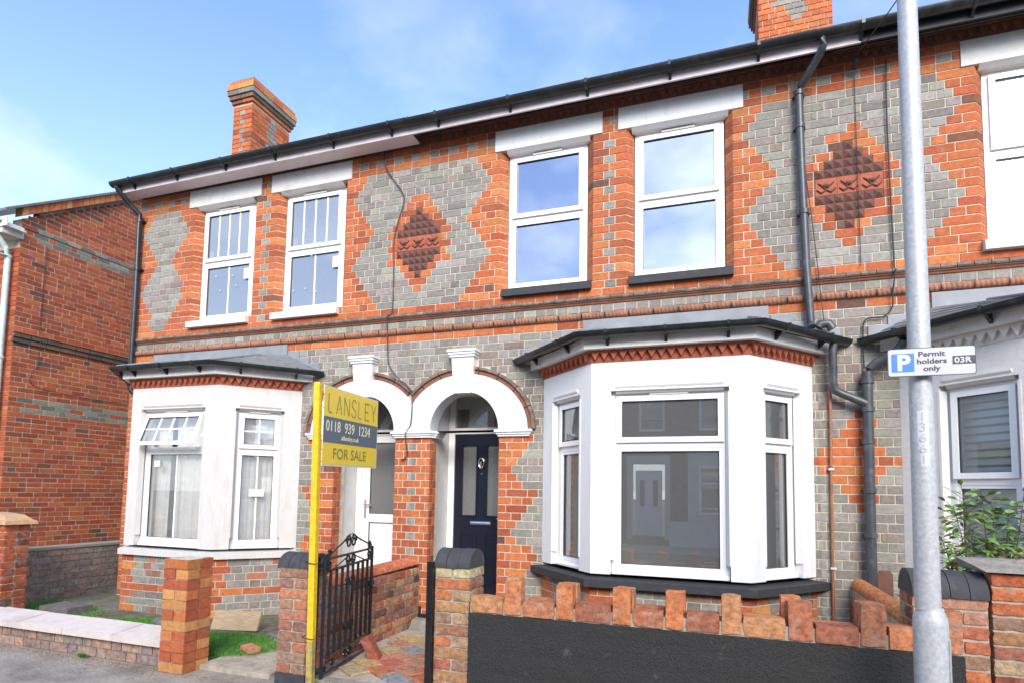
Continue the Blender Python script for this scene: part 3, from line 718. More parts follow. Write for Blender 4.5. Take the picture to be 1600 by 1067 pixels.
def house(h, s, X0, X1, third=False):
    """X0..X1 is the stretch of the terrace front that belongs to this house"""
    BR = Bricks(h); lo, hi = X0, X1; m = (lambda a, b: (a, b) if s > 0 else (-b, -a))
    wins = [(2 * Wd - b, 2 * Wd - a) for a, b in WINS] if third else [m(a, b) for a, b in WINS]
    lint = [(2 * Wd - 3.40, 2 * Wd - 2.229)] if third else [m(.905, 2.068), m(2.229, 3.40)]
    sills = [(2 * Wd - 3.30, 2 * Wd - 2.34)] if third else [m(1.02, 1.965), m(2.34, 3.30)]
    wins = [w_ for w_ in wins if w_[0] < hi]
    bayr = (4.60, 7.2) if third else m(XW1, XW2)
    door = None if third else m(.215, 1.005)
    # --- upper wall
    def sp_u(z, k):
        cuts = []
        if 2 <= k <= 20: cuts += [(a, b, .085) for a, b in wins]
        if 21 <= k <= 23: cuts += [(a, b, 0) for a, b in lint]
        if k == 1: cuts += [(a, b, 0) for a, b in sills]
        for c0 in (0, Wd):
            if 5 <= k <= 14:
                n_ = [1, 3, 5, 7, 7, 7, 7, 5, 3, 1][k - 5]
                if 9 <= k <= 10: n_ = 7
                cuts.append((c0 - n_ * .0385, c0 + n_ * .0385, 0))
        return free_spans(lo, hi, cuts)
    bond_u = lambda k: 'stretcher' if k in (0, 21, 23) else ('header' if k == 22 else 'unit')
    BR.lay(FA, sp_u, Z1, 24, C, k_upper, bond=bond_u)
    # --- band between the mouldings, one header course
    BR.lay(FA, lambda z, k: [(lo, hi)], 3.253, 1, .0765, lambda X, z, k: 'grey', bond='header')
    # --- lower wall, counted down from the rope moulding
    nlow = 39; zb = ZB - nlow * C
    def sp_l(z, k):
        cuts = []
        if z < 2.85: cuts.append((bayr[0], bayr[1], 0))
        if not third:
            if z < 2.03: cuts.append((door[0], door[1], .0))
            elif z < ZS: cuts.append((-.22 if s < 0 else -.22, .22, 0)); cuts.append((*m(.21, 1.33), 0))
            for s_ in (1, -1):
                if s_ == s or True:
                    if ZS <= z < ZS + BH: dx = AH * math.sqrt(max(0, 1 - ((z - ZS) / BH) ** 2)); cuts.append((s_ * ARCX - dx, s_ * ARCX + dx, 0))
                if 2.5 < z < 2.95: cuts.append((s_ * ARCX - .15, s_ * ARCX + .15, 0))
        return free_spans(lo, hi, cuts)
    BR.lay(FA, sp_l, zb, nlow, C, lambda X, z, k: k_lower(X, z, nlow - 1 - k), bond=lambda k: 'stretcher' if k == nlow - 1 else 'unit', D=.02)
    if not third:       # bricks that turn the corner into the porch
        fr_in = FR(s * .215 if s < 0 else .215, 0 , 0, 1) if s > 0 else None
        for side in (0, 1):
            xe = door[side]; 
            fr_ = FR(xe, 0.02, 0, 1) if side == 0 else FR(xe, .14, 0, -1)     # faces into the opening
            BR.lay(fr_, lambda z, k: [(0, .12)], zb, int((2.03 - zb) / C), C, lambda X, z, k: 'red', D=.02, bond='header' , w=-.0005)
    # --- mortar backing
    b = MB(); holes = [(a - .004, c + .004, Z1 + 2 * C, Z1 + 21 * C) for a, c in wins]
    holes += [(bayr[0] + .1, bayr[1] - .1, .3, 2.85)]
    for c0 in (0, Wd): pass
    if not third:
        holes += [(door[0] - .004, door[1] + .004, -.05, ZS), (*( (0.0, 1.47) if s > 0 else (-1.47, 0.0)), ZS, ZS + .80)]
    b.wall(FA, lo, hi, -.05, 5.42, -.22, -.003, holes); b.build('wall', 'mortar', h)
    for a, c in wins:
        for sg_j, e_j in ((1, a), (-1, c)):
            P_j = [(e_j - sg_j * .05, -.004), (e_j + sg_j * .0, -.004), (e_j + sg_j * .066, -.088), (e_j + sg_j * .066, -.2), (e_j - sg_j * .05, -.2)]
            if sg_j > 0: P_j = P_j[::-1]
            q_ = MB(); q_.plan(FA, P_j, Z1 + 2 * C, Z1 + 21 * C); q_.build('jamb', 'mortar', h)
    if not third:      # short returns inside the arch zone
        e_ = MB(); e_.wall(FA, 1.47 if s > 0 else -1.483, 1.483 if s > 0 else -1.47, ZS, ZS + .8, -.22, -.0035, []); e_.build('wall_strip', 'mortar', h)
        arch(h, s)
    BR.finish()
    # --- moulded string courses, one piece per unit
    n = int(round((hi - lo) / .115)); st = (hi - lo) / n
    roll = [(.0, Z1 - .004), (.030, Z1 - .006), (.046, Z1 - .018), (.050, Z1 - .034), (.042, Z1 - .046), (.0, Z1 - .046)]
    cove = [(.0, Z1 - .048), (.034, Z1 - .048), (.030, Z1 - .058), (.018, Z1 - .066), (.012, Z1 - .080), (.0, Z1 - .082)]
    me = None; me2 = None
    for i in range(n):
        u = lo + i * st + st / 2
        if me is None:
            mb = MB(); mb.sect(FR(0, 0), roll, -st / 2 + .003, st / 2 - .003); o = mb.build('moulding_brick', 'moulding_dark'); me = o.data; zo = o.location.z; bpy.data.objects.remove(o)
        o = bpy.data.objects.new('moulding_brick', me); COL.objects.link(o); o.parent = h
        o.location = Vector((u, -.025, zo + rb.uniform(-.0015, .0015))) - Vector(ORG[h])
    n2 = int(round((hi - lo) / .23)); st2 = (hi - lo) / n2
    mb = MB(); mb.sect(FA, cove, lo, hi); mb.build('cove_moulding', 'moulding_red', h)
    # rope moulding: half round with slanting grooves
    mb = MB(); nu, nv = 26, 7
    for i in range(nu + 1):
        for j in range(nv + 1):
            a = -math.pi / 2 + math.pi * j / nv; ph = i / nu * (st2 - .006) / .036 * 2 * math.pi + a * 1.3
            r_ = .036 + .007 * (math.sin(ph)); mb.v.append((-st2 / 2 + .003 + i / nu * (st2 - .006), -(math.cos(a) * r_) - .004, math.sin(a) * .036))
    for i in range(nu):
        for j in range(nv): a = i * (nv + 1) + j; mb.f.append((a, a + nv + 1, a + nv + 2, a + 1)); mb.c.append((1, 1, 1))
    for i in (0, nu): mb.f.append(tuple(i * (nv + 1) + j for j in range(nv + 1))); mb.c.append((1, 1, 1))
    rme = bpy.data.meshes.new('rope_brick'); rme.from_pydata(mb.v, [], mb.f); rme.materials.append(MATS['rope'])
    for p in rme.polygons: p.use_smooth = True
    for i in range(n2):
        o = bpy.data.objects.new('rope_brick', rme); COL.objects.link(o); o.parent = h
        o.location = Vector((lo + (i + .5) * st2, 0, 3.2145 + rb.uniform(-.001, .001))) - Vector(ORG[h])
    # --- terracotta lozenge
    for c0 in (0, Wd):
        if not (lo - .01 <= c0 < hi - .1): continue
        pan = MB(); [pan.box(FA, c0 - n_ * .0385 - .004, c0 + n_ * .0385 + .004, Z1 + (5 + i) * C, Z1 + (6 + i) * C, -.02, -.0005) for i, n_ in enumerate([1, 3, 5, 7, 7, 7, 7, 5, 3, 1])]
        pn = pan.build('tile_panel', 'terracotta_dark', h)
        pyr = None
        for k in list(range(5, 9)) + list(range(11, 15)):
            n_ = [1, 3, 5, 7, 0, 0, 7, 5, 3, 1][k - 5]
            for i in range(n_):
                u = c0 + (i - (n_ - 1) / 2) * .077
                if pyr is None:
                    pyr = bpy.data.meshes.new('pyramid_tile'); q = .0372
                    pyr.from_pydata([(-q, 0, -q), (q, 0, -q), (q, 0, q), (-q, 0, q), (0, -.025, 0), (-q, .02, -q), (q, .02, -q), (q, .02, q), (-q, .02, q)], [], [(0, 1, 4), (1, 2, 4), (2, 3, 4), (3, 0, 4), (0, 5, 6, 1), (1, 6, 7, 2), (2, 7, 8, 3), (3, 8, 5, 0)]); pyr.materials.append(MATS['terracotta_dark'])
                o = bpy.data.objects.new('pyramid_tile', pyr); COL.objects.link(o); o.parent = pn; ORG[o] = ORG[h]; o.location = Vector((u, .0, Z1 + (k + .5) * C)) - Vector(ORG[h])
        for i in range(3):   # floral tiles of the middle band: sprig with curled leaves in relief
            u = c0 + (i - 1) * .178; zc = Z1 + 10 * C; t = MB(); t.box(FA, u - .087, u + .087, zc - .077, zc + .077, -.02, .002)
            tl = t.build('sprig_tile', 'terracotta', pn)
            r_ = MB()
            for sg in (1, -1):
                r_.tube([FA.p(u, zc - .03, .004), FA.p(u + sg * .03, zc + .012, .01), FA.p(u + sg * .062, zc + .04, .004)], .007, 6)
                r_.tube([FA.p(u, zc - .03, .004), FA.p(u + sg * .04, zc - .052, .01), FA.p(u + sg * .075, zc - .02, .004)], .007, 6)
            r_.tube([FA.p(u - .018, zc + .01, .006), FA.p(u + .018, zc + .01, .006)], .018, 8)
            r_.build('sprig', 'terracotta_dark', pn)
    # --- lintels, sills, windows
    wm_ = 'white_render' if s > 0 and not third else 'old_white'
    for (a, c) in lint:
        b = MB()
        b.sect(FA, [(.014, Z1 + 21 * C + .004), (-.1, Z1 + 21 * C + .004), (-.1, Z1 + 24 * C - .014), (.014, Z1 + 24 * C - .014)], a, c)
        lt = b.build('lintel', wm_, h)
        b = MB(); b.sect(FA, [(.012, Z1 + 21 * C + .003), (-.09, Z1 + 21 * C + .003), (-.09, Z1 + 21 * C - .03), (-.03, Z1 + 21 * C - .03)], a + .13, c - .13); b.build('lintel_soffit', wm_, lt)
    for (a, c) in sills:
        b = MB(); b.sect(FA, [(.062, 3.486), (-.1, 3.486), (-.1, 3.585), (.0, 3.585), (.06, 3.562)], a, c); b.build('sill', 'black_sill' if (s > 0 and not third) else 'old_white', h)
    for i, (a, c) in enumerate(wins):
        kw = dict(gl='glass_upper'); zt = 4.355
        if s < 0 and not third:
            kw.update(up=(3, 0), lo=(1, 0), gl='glass_net'); aa = a + .075
            kw['stick'] = [(aa + .14, 4.47, .06, .10), (c - .20, 4.17, .08, .14)] + [(aa + .1 + rb.uniform(0, .55), 3.75 + rb.uniform(0, 1.1), .012, .012) for _ in range(10)]
        if third: kw = dict(gl='glass_blind', vent=False); zt = 4.36
        window(h, FA, a + .077, c - .077, 3.585, 5.075, -.09, zt, **kw)
        if third:
            b = MB(); b.box(FA, a + .1, c - .1, 3.6, 5.05, -.23, -.22); b.build('blind', 'blind', h)
    # upstairs room
    rx0, rx1 = (min(w_[0] for w_ in wins) - .3, max(w_[1] for w_ in wins) + .3)
    b = MB(); b.face([(rx0, 3, 3), (rx1, 3, 3), (rx1, 3, 5.5), (rx0, 3, 5.5)]); b.face([(rx0, .25, 5.4), (rx0, 3, 5.4), (rx1, 3, 5.4), (rx1, .25, 5.4)]); b.face([(rx0, .25, 3), (rx0, 3, 3), (rx0, 3, 5.4), (rx0, .25, 5.4)]); b.face([(rx1, 3, 3), (rx1, .25, 3), (rx1, .25, 5.4), (rx1, 3, 5.4)]); b.face([(rx0, .25, 3.3), (rx1, .25, 3.3), (rx1, 3, 3.3), (rx0, 3, 3.3)])
    b.build('bedroom', 'plaster', h)
    # --- dogtooth eaves course
    ed = box('eaves_course', 'moulding_red', h, FA, lo, hi, 5.342, 5.42, -.05, .004)
    me = None; n = int(round((hi - lo) / .079)); st = (hi - lo) / n; tb = MB()
    for i in range(n):
        u = lo + (i + .5) * st
        tb.prism([FA.p(u - .036, 5.41, .004), FA.p(u, 5.352, .004), FA.p(u + .036, 5.41, .004)], [FA.p(u - .036, 5.41, .036), FA.p(u, 5.352, .036), FA.p(u + .036, 5.41, .036)])
        if me is None:
            me = bpy.data.meshes.new('tooth'); me.from_pydata([(-.036, 0, .03), (0, 0, -.03), (.036, 0, .03), (-.036, -.033, .03), (0, -.033, -.03), (.036, -.033, .03)], [], [(0, 2, 1), (3, 4, 5), (0, 1, 4, 3), (1, 2, 5, 4), (2, 0, 3, 5)]); me.materials.append(MATS['moulding_red'])
        o = bpy.data.objects.new('tooth', me); COL.objects.link(o); o.parent = ed; o.location = Vector((u, -.003, 5.381)) - Vector(ORG[h])
    box('eaves_cap', 'moulding_red', h, FA, lo, hi, 5.4205, 5.44, -.05, .045)
    # --- roof
    b = MB(); e0, rg, ze, zr = -.30, 3.9, 5.46, 5.46 + 4.2 * math.tan(R(32))
    xa, xb = lo - (.12 if s < 0 else 0), hi + (.0)
    b.prism([(xa, e0, ze), (xb, e0, ze), (xb, rg, zr), (xa, rg, zr)], [(xa, e0, ze + .02), (xb, e0, ze + .02), (xb, rg, zr + .02), (xa, rg, zr + .02)])
    b.prism([(xa, rg, zr), (xb, rg, zr), (xb, 8, ze), (xa, 8, ze)], [(xa, rg, zr + .02), (xb, rg, zr + .02), (xb, 8, ze + .02), (xa, 8, ze + .02)])
    rf = b.build('roof', 'slate', h)
    box('rear_wall', 'mortar', h, FR(0, 7.9), lo, hi, -.05, 5.45, -.1, 0)
    if s < 0:
        b = MB(); b.prism([(lo, .23, -.05), (lo + .2, .23, -.05), (lo + .2, 7.8, -.05), (lo, 7.8, -.05)], [(lo, .23, 5.5), (lo + .2, .23, 5.5), (lo + .2, 7.8, 5.5), (lo, 7.8, 5.5)]); b.build('gable_wall', 'mortar', h)
    return BR, rf

def fascia(h, a, b_, m, boxed):
    box('fascia', m, h, FA, a, b_, 5.325, 5.448, .245, .265)
    box('soffit', m if boxed else 'black_board', h, FA, a, b_, 5.447 if not boxed else 5.326, 5.456 if not boxed else 5.338, .07 if boxed else .045, .2449)  # unboxed eaves: a black sheet stands in for the shade under them

HL = thing('terraced_house', (-2.1, 0, 0), 'left brick terraced house with leaded-style glazing bars, an open bay sash and cream bay', 'house', 'terraced brick houses')
HM = thing('terraced_house', (2.1, 0, 0), 'middle brick terraced house with navy front door, black sills and clean white bay', 'house', 'terraced brick houses')
HR = thing('terraced_house', (5.5, 0, 0), 'right-hand brick terraced house with shuttered white bay, partly behind the lamp post', 'house', 'terraced brick houses')
XL = -4.28; XE = 8.4
_, roofL = house(HL, -1, XL, 0); _, roofM = house(HM, 1, 0, 3.98); _, roofR = house(HR, 1, 3.98, XE, third=True)
# the bays share their house's bricks list of their own
for h, s, wm_, sm, dz, th in ((HL, -1, 'cream_render', 'cream_render', .0, False), (HM, 1, 'white_render', 'black_sill', 0, False), (HR, 1, 'old_white', 'old_white', 0, True)):
    pb = thing('bay_bricks', ORG[h], None, None); bpy.data.objects.remove(pb)
    BB = Bricks(h, limit=0)
    FRS = bay(h, BB, s, wm_, sm, dz, th)
    BB.finish()
    if s < 0: BAYL = FRS
    if th: BAYR = FRS
# fascias: boxed white on the left house, thin board on the middle one with a black sheet as painted eaves shade, black on the right
fascia(HL, XL - .1, .02, 'fascia_white', True)
fascia(HM, .02, 3.98, 'fascia_white', False)
fascia(HR, 4.33, XE, 'black_board', False)
box('fascia', 'fascia_white', HR, FA, 3.98, 4.33, 5.325, 5.448, .245, .265); box('soffit', 'black_board', HR, FA, 3.98, 4.33, 5.447, 5.456, .045, .2449)  # same black sheet in place of eaves shade
for h, a, b_ in ((HL, XL - .14, 0), (HM, 0, 3.98), (HR, 3.98, XE)):
    gutter_run(h, [(a, -.325, 5.442), (b_, -.325, 5.448)], .058, 'gutter_black')
    x = a + .35
    while x < b_:
        k = MB(); k.sect(FR(x, -.325), [(.062, 5.452), (.058, 5.41), (.03, 5.382), (-.02, 5.378), (-.058, 5.335), (-.058, 5.40), (-.06, 5.452), (-.05, 5.452), (-.045, 5.41), (0, 5.39), (.045, 5.41), (.05, 5.452)], -.013, .013); k.build('gutter_bracket', 'gutter_black', h); x += .78 + rb.uniform(-.05, .05)
# curtains and stickers in the left bay, louvre shutters in the right one
def curtain(h, fr, u0, u1, z0, z1, w):
    b = MB(); n = int((u1 - u0) / .012)
    for i in range(n + 1):
        u = u0 + (u1 - u0) * i / n; q = .016 * math.sin(u * 95) + .008 * math.sin(u * 41 + 1)
        b.v += [fr.p(u, z0, w + q), fr.p(u + .01 * math.sin(u * 20), z1, w + q * .7)]
    for i in range(n): b.f.append((2 * i, 2 * i + 2, 2 * i + 3, 2 * i + 1)); b.c.append((1, 1, 1))
    b.build('curtain', 'curtain', h, smooth=True)
frs, sp = BAYL
curtain(HL, frs[1][0], sp[1][0] + .36, sp[1][1] - .0, .8, 2.4, -.19)
curtain(HL, frs[1][0], sp[1][0] - .0, sp[1][0] + .25, .8, 2.4, -.22)
curtain(HL, frs[2][0], sp[2][0] - .05, sp[2][1] + .05, .8, 2.4, -.20)
frs, sp = BAYR
for i, (fr, Lf) in enumerate(frs[:2]):
    a, c = sp[i]
    sh = box('shutter_frame', 'blind', HR, fr, a, a + .035, .8, 2.33, -.24, -.20)
    box('backing', 'blind', HR, fr, a, c, .8, 1.60, -.26, -.25)
    for k in range(11):
        z = 1.665 + k * .062; b = MB(); b.sect(fr, [(-.175, z), (-.182, z - .004), (-.225, z + .040), (-.218, z + .046)], a + .035, c - .03); b.build('louvre', 'blind', sh)

# ------------------------------------------------------------ doors
def porch(h, s):
    xo = s * ARCX; y = .5; fr = FR(0, y)
    b = MB()    # plastered cheeks, ceiling and back frame
    for sg in (-1, 1):
        x = xo + sg * (.42 if sg * s < 0 else .42)
        b.prism([(x, .14, 0), (x + sg * .05, .14, 0), (x + sg * .05, y + .1, 0), (x, y + .1, 0)], [(x, .14, 2.7), (x + sg * .05, .14, 2.7), (x + sg * .05, y + .1, 2.7), (x, y + .1, 2.7)])
    b.build('porch_cheek', 'porch_white', h)
    box('porch_ceiling', 'porch_white', h, FA, xo - .46, xo + .46, 2.62, 2.66, -.6, -.14)
    a, c = xo - .415, xo + .415
    f = MB(); fw_ = .075
    f.box(fr, a, a + fw_, .25, 2.62, -.07, 0); f.box(fr, c - fw_, c, .25, 2.62, -.07, 0); f.box(fr, a + fw_, c - fw_, 2.115, 2.185, -.07, -.001); f.box(fr, a + fw_, c - fw_, 2.545, 2.62, -.07, -.001); f.box(fr, a + fw_, c - fw_, .25, .285, -.07, .02)
    fo = f.build('door_frame', 'upvc', h)
    g_ = MB(); g_.face([fr.p(a + fw_, 2.185, -.03), fr.p(c - fw_, 2.185, -.03), fr.p(c - fw_, 2.545, -.03), fr.p(a + fw_, 2.545, -.03)]); g_.build('fanlight', 'glass_lower', fo)
    bk = MB(); bk.box(fr, a, c, 0, 2.62, -1.5, -1.45); bk.build('hallway', 'room_floor', h)
    box('threshold', 'stone', h, FR(0, .02), xo - .40, xo + .40, -.05, .25, -.6, 0)
    da, dc = a + fw_ + .003, c - fw_ - .003
    if s > 0:
        d = MB(); d.wall(fr, da, dc, .287, 2.113, -.06, -.015, [(da + .10, da + .27, 1.19, 1.98), (dc - .27, dc - .10, 1.19, 1.98)])
        do = d.build('door', 'navy_door', h)
        for q in (da + .10, dc - .27):
            g_ = MB(); g_.face([fr.p(q, 1.19, -.03), fr.p(q + .17, 1.19, -.03), fr.p(q + .17, 1.98, -.03), fr.p(q, 1.98, -.03)]); g_.build('pane', 'glass_door', do)
            m_ = MB()
            for e in ((q - .014, q, 1.176, 1.994), (q + .17, q + .184, 1.176, 1.994), (q, q + .17, 1.98, 1.994), (q, q + .17, 1.176, 1.19)): m_.box(fr, *e, -.02, -.004)
            m_.build('pane_moulding', 'navy_door', do)
            m_ = MB(); z0, z1 = .42, 1.0
            for e in ((q - .02, q, z0, z1), (q + .17, q + .19, z0, z1), (q, q + .17, z1 - .02, z1), (q, q + .17, z0, z0 + .02)): m_.box(fr, *e, -.02, -.005)
            m_.box(fr, q + .035, q + .135, z0 + .055, z1 - .055, -.02, -.006); m_.build('door_panel', 'navy_door', do)
        m_ = MB(); m_.box(fr, xo - .125, xo + .125, 1.085, 1.125, -.02, .002); m_.tube([fr.p(xo - .118, 1.105, .003), fr.p(xo + .118, 1.105, .003)], .014, 8); m_.build('letterbox', 'chrome', do)
        m_ = MB(); pts = [fr.p(xo + .031 * math.cos(t), 1.78 + .058 * math.sin(t) + (.0), .006) for t in [i / 16 * 2 * math.pi for i in range(17)]]; m_.tube(pts, .008, 6); m_.tube([fr.p(xo, 1.73, .0), fr.p(xo, 1.80, .008)], .014, 8); m_.tube([fr.p(xo, 1.83, -.012), fr.p(xo, 1.83, .01)], .012, 8); m_.build('knocker', 'chrome', do)
        m_ = MB(); m_.tube([fr.p(xo, 1.66, -.02), fr.p(xo, 1.66, -.008)], .008, 8); m_.build('spyhole', 'chrome', do)
        m_ = MB(); m_.box(fr, dc - .045, dc - .02, 1.02, 1.24, -.02, -.008); m_.tube([fr.p(dc - .032, 1.16, 0), fr.p(dc - .032, 1.16, .03), fr.p(dc - .13, 1.16, .03)], .008, 6); m_.build('handle', 'chrome', do)
    else:
        d = MB(); d.wall(fr, da, dc, .287, 2.113, -.06, -.015, [(da + .10, dc - .10, 1.17, 2.03), (da + .1, dc - .1, .40, 1.07)])
        do = d.build('door', 'upvc', h)
        g_ = MB(); g_.face([fr.p(da + .1, 1.17, -.03), fr.p(dc - .1, 1.17, -.03), fr.p(dc - .1, 2.03, -.03), fr.p(da + .1, 2.03, -.03)]); g_.build('pane', 'glass_door', do)
        m_ = MB()
        for e in ((da + .1, da + .106, 1.17, 2.03), (dc - .106, dc - .1, 1.17, 2.03), (da + .106, dc - .106, 2.024, 2.03), (da + .106, dc - .106, 1.17, 1.176), (da + .1, da + .106, .4, 1.07), (da + .106, dc - .106, 1.064, 1.07)): m_.box(fr, *e, -.04, -.02)
        m_.build('gasket', 'sign_black', do)
        m_ = MB(); m_.box(fr, da + .106, dc - .106, .4, 1.064, -.045, -.035); m_.box(fr, da + .14, dc - .14, .44, 1.02, -.035, -.028); m_.build('door_panel', 'upvc', do)
        m_ = MB(); m_.box(fr, da + .035, da + .065, 1.12, 1.34, -.02, -.006); m_.tube([fr.p(da + .05, 1.28, 0), fr.p(da + .05, 1.28, .03), fr.p(da + .16, 1.28, .03)], .009, 6); m_.build('handle', 'chrome', do)
porch(HL, -1); porch(HM, 1)
# shared pier: impost on top, mortar core
for i, (e_, za, zb2) in enumerate([(.0, 2.03, 2.052), (.014, 2.052, 2.074), (.03, 2.074, 2.10)]):
    q = MB(); q.plan(FA, [(-.215 - e_, .03 + e_), (.215 + e_, .03 + e_), (.27 + e_, -.02), (.27 + e_, -.2), (-.27 - e_, -.2), (-.27 - e_, -.02)], za, zb2); q.build('impost', 'white_render', HM)
q = MB(); q.box(FA, -.208, .208, 0, 2.03, -.2, -.0025); q.build('pier_core', 'mortar', HM)
q = MB(); q.box(FA, -.2, .2, 2.10, 2.14, -.2, .029); q.build('arch_springer', 'white_render', HM)

# ------------------------------------------------------------ chimneys
def chimney(rf, x0, x1, y0, y1, zb, zt, cap_h, grey_c, c=.079):
    o_ = ORG[rf]
    ch = MB(); ch.box(FR(0, y0 + .008), x0 + .008, x1 - .008, zb, zt, -(y1 - y0 - .016), 0)
    cb_ = ch.build('chimney', 'mortar', HL if rf is roofL else HM)
    ORG[cb_] = ORG[HL if rf is roofL else HM]
    BR = Bricks(cb_, limit=250)
    n = int((zt - zb) / c)
    faces = [(FR(x0, y0), x1 - x0), (FR(x1, y0, 0, 1), y1 - y0), (FR(x0, y1, 0, -1), y1 - y0)]
    for fi, (fr, Lf) in enumerate(faces):
        def kf(X, z, k, Lf=Lf, fi=fi):
            g_ = grey_c(fi, X / Lf, zt - z); return g_
        BR.lay(fr, lambda z, k, Lf=Lf: [(0.001, Lf - .001)], zb, n, c, kf, D=.02, bond='mixed')
    # oversailing cap, course by course
    z = zt
    for i, e_ in enumerate((.025, .05, .075, .085, .06, .03)):
        hh = cap_h[i]
        kd = ['red', 'dark', 'neigrey', 'orange', 'red', 'mauve'][i]
        for fr, Lf in ((FR(x0 - e_, y0 - e_), x1 - x0 + 2 * e_), (FR(x1 + e_, y0 - e_, 0, 1), y1 - y0 + 2 * e_), (FR(x0 - e_, y1 + e_, 0, -1), y1 - y0 + 2 * e_)):
            BR.lay(fr, lambda z_, k, Lf=Lf: [(0.001, Lf - .001)], z, 1, hh, lambda X, z_, k: kd, D=.11, bond='stretcher', joint=.006)
        z += hh
    b = MB(); b.box(FR(0, y0 + .02), x0 + .02, x1 - .02, zt, z - .01, -(y1 - y0 - .04), 0); b.build('chimney_cap', 'old_mortar', HL if rf is roofL else HM)
    BR.finish()
def gc1(fi, f, dz):
    if fi == 0: return 'grey' if (int(dz / .079) % 2 == 1 and .25 < f < .8) else 'red'
    w_ = piece(dz, [(0, .05), (.5, .10), (.9, .22), (1.3, .28)]); return 'grey' if abs(f - .5) < w_ else 'red'
def gc2(fi, f, dz):
    if abs(f - .52) < piece(dz, [(0, .32), (.15, .27), (.5, .03), (.56, -.1), (.8, -.1), (.84, .07), (.95, .07), (1.0, -.1)]): return 'grey'
    return 'red'
chimney(roofL, -4.37, -3.99, 1.57, 2.45, 6.2, 7.74, (.06, .07, .08, .09, .06, .04), gc1)
chimney(roofM, 3.70, 4.57, 2.30, 3.05, 6.6, 8.14, (.06, .07, .075, .09, .075, .05), gc2)
b = MB(); b.tube([(-2.3, 3.6, 8.0), (-2.3, 3.6, 8.42)], .01); b.build('finial', 'metal_black', roofL)

# ------------------------------------------------------------ pipes on the walls
def pipe(h, pts, r, m, name='downpipe', collars=()):
    b = MB(); b.tube(pts, r, 12); o = b.build(name, m, h, smooth=True)
    for (x, y, z) in collars:
        b = MB(); b.tube([(x, y, z - .02), (x, y, z + .02)], r * 1.22, 12); b.build('pipe_collar', m, o, smooth=True)
        b = MB(); b.box(FR(x, 0), -.05, .05, z - .008, z + .008, 0, -y - r * .6); b.build('pipe_clip', m, o)
    return o
pipe(HM, [(4.035, -.325, 5.40), (4.035, -.32, 5.33), (4.01, -.27, 5.28), (3.885, -.09, 5.15), (3.868, -.075, 5.10), (3.875, -.075, 4.5), (3.90, -.075, 3.5), (3.925, -.075, 2.98), (3.93, -.10, 2.93)], .034, 'pipe_grey', collars=[(3.869, -.075, 5.09), (3.872, -.075, 4.78), (3.893, -.075, 3.98)])
b = MB(); b.tube([(3.98, -.10, 2.92), (4.0, -.1, 2.95), (4.06, -.1, 2.95), (4.09, -.1, 2.90)], .04, 12); b.build('pipe_bend', 'pipe_grey', HM, smooth=True)
pipe(HM, [(4.10, -.12, 2.80), (4.085, -.12, 2.72), (4.085, -.11, 2.42), (4.095, -.10, 2.37), (4.14, -.10, 2.345), (4.33, -.10, 2.25)], .034, 'pipe_grey')
pipe(HR, [(4.345, -.09, 2.52), (4.34, -.09, 1.6), (4.335, -.09, .06)], .041, 'pipe_grey', collars=[(4.345, -.09, 2.44), (4.343, -.09, 2.20), (4.34, -.09, 1.93), (4.34, -.09, 1.52), (4.338, -.09, 1.15)])
pipe(HR, [(4.345, -.09, 2.47), (4.36, -.095, 2.545), (4.40, -.11, 2.585), (4.55, -.16, 2.67), (4.60, -.2, 2.74), (4.6, -.2, 2.80)], .036, 'pipe_grey')
pipe(HL, [(-4.345, -.325, 5.40), (-4.335, -.31, 5.36), (-4.30, -.2, 5.24), (-4.22, -.07, 5.10), (-4.215, -.065, 5.02), (-4.205, -.065, 4.0), (-4.205, -.065, 2.92)], .034, 'gutter_black', collars=[(-4.215, -.065, 5.02), (-4.205, -.065, 4.35)])
pipe(HL, [(-4.17, -.10, 2.80), (-4.14, -.08, 2.70), (-4.02, -.06, 2.60), (-4.0, -.06, 2.3)], .036, 'gutter_black')
pipe(HR, [(4.072, -.03, 2.44), (4.065, -.03, 1.5), (4.058, -.03, .3)], .012, 'copper_pipe', name='gas_pipe')
for z in (1.7, .86):
    b = MB(); b.box(FR(4.066, 0), -.022, .022, z - .008, z + .008, 0, .05); b.build('pipe_clip', 'sticker', HR)
b = MB(); b.plan(FR(4.45, 0), [(-.055, .02), (.055, .02), (.055, 0), (-.055, 0)], .60, .83); b.prism([(4.395, -.02, .83), (4.505, -.02, .83), (4.505, 0, .83), (4.395, 0, .83)], [(4.415, -.02, .86), (4.485, -.02, .86), (4.485, 0, .86), (4.415, 0, .86)]); b.build('meter_flap', 'rust_plate', HR)

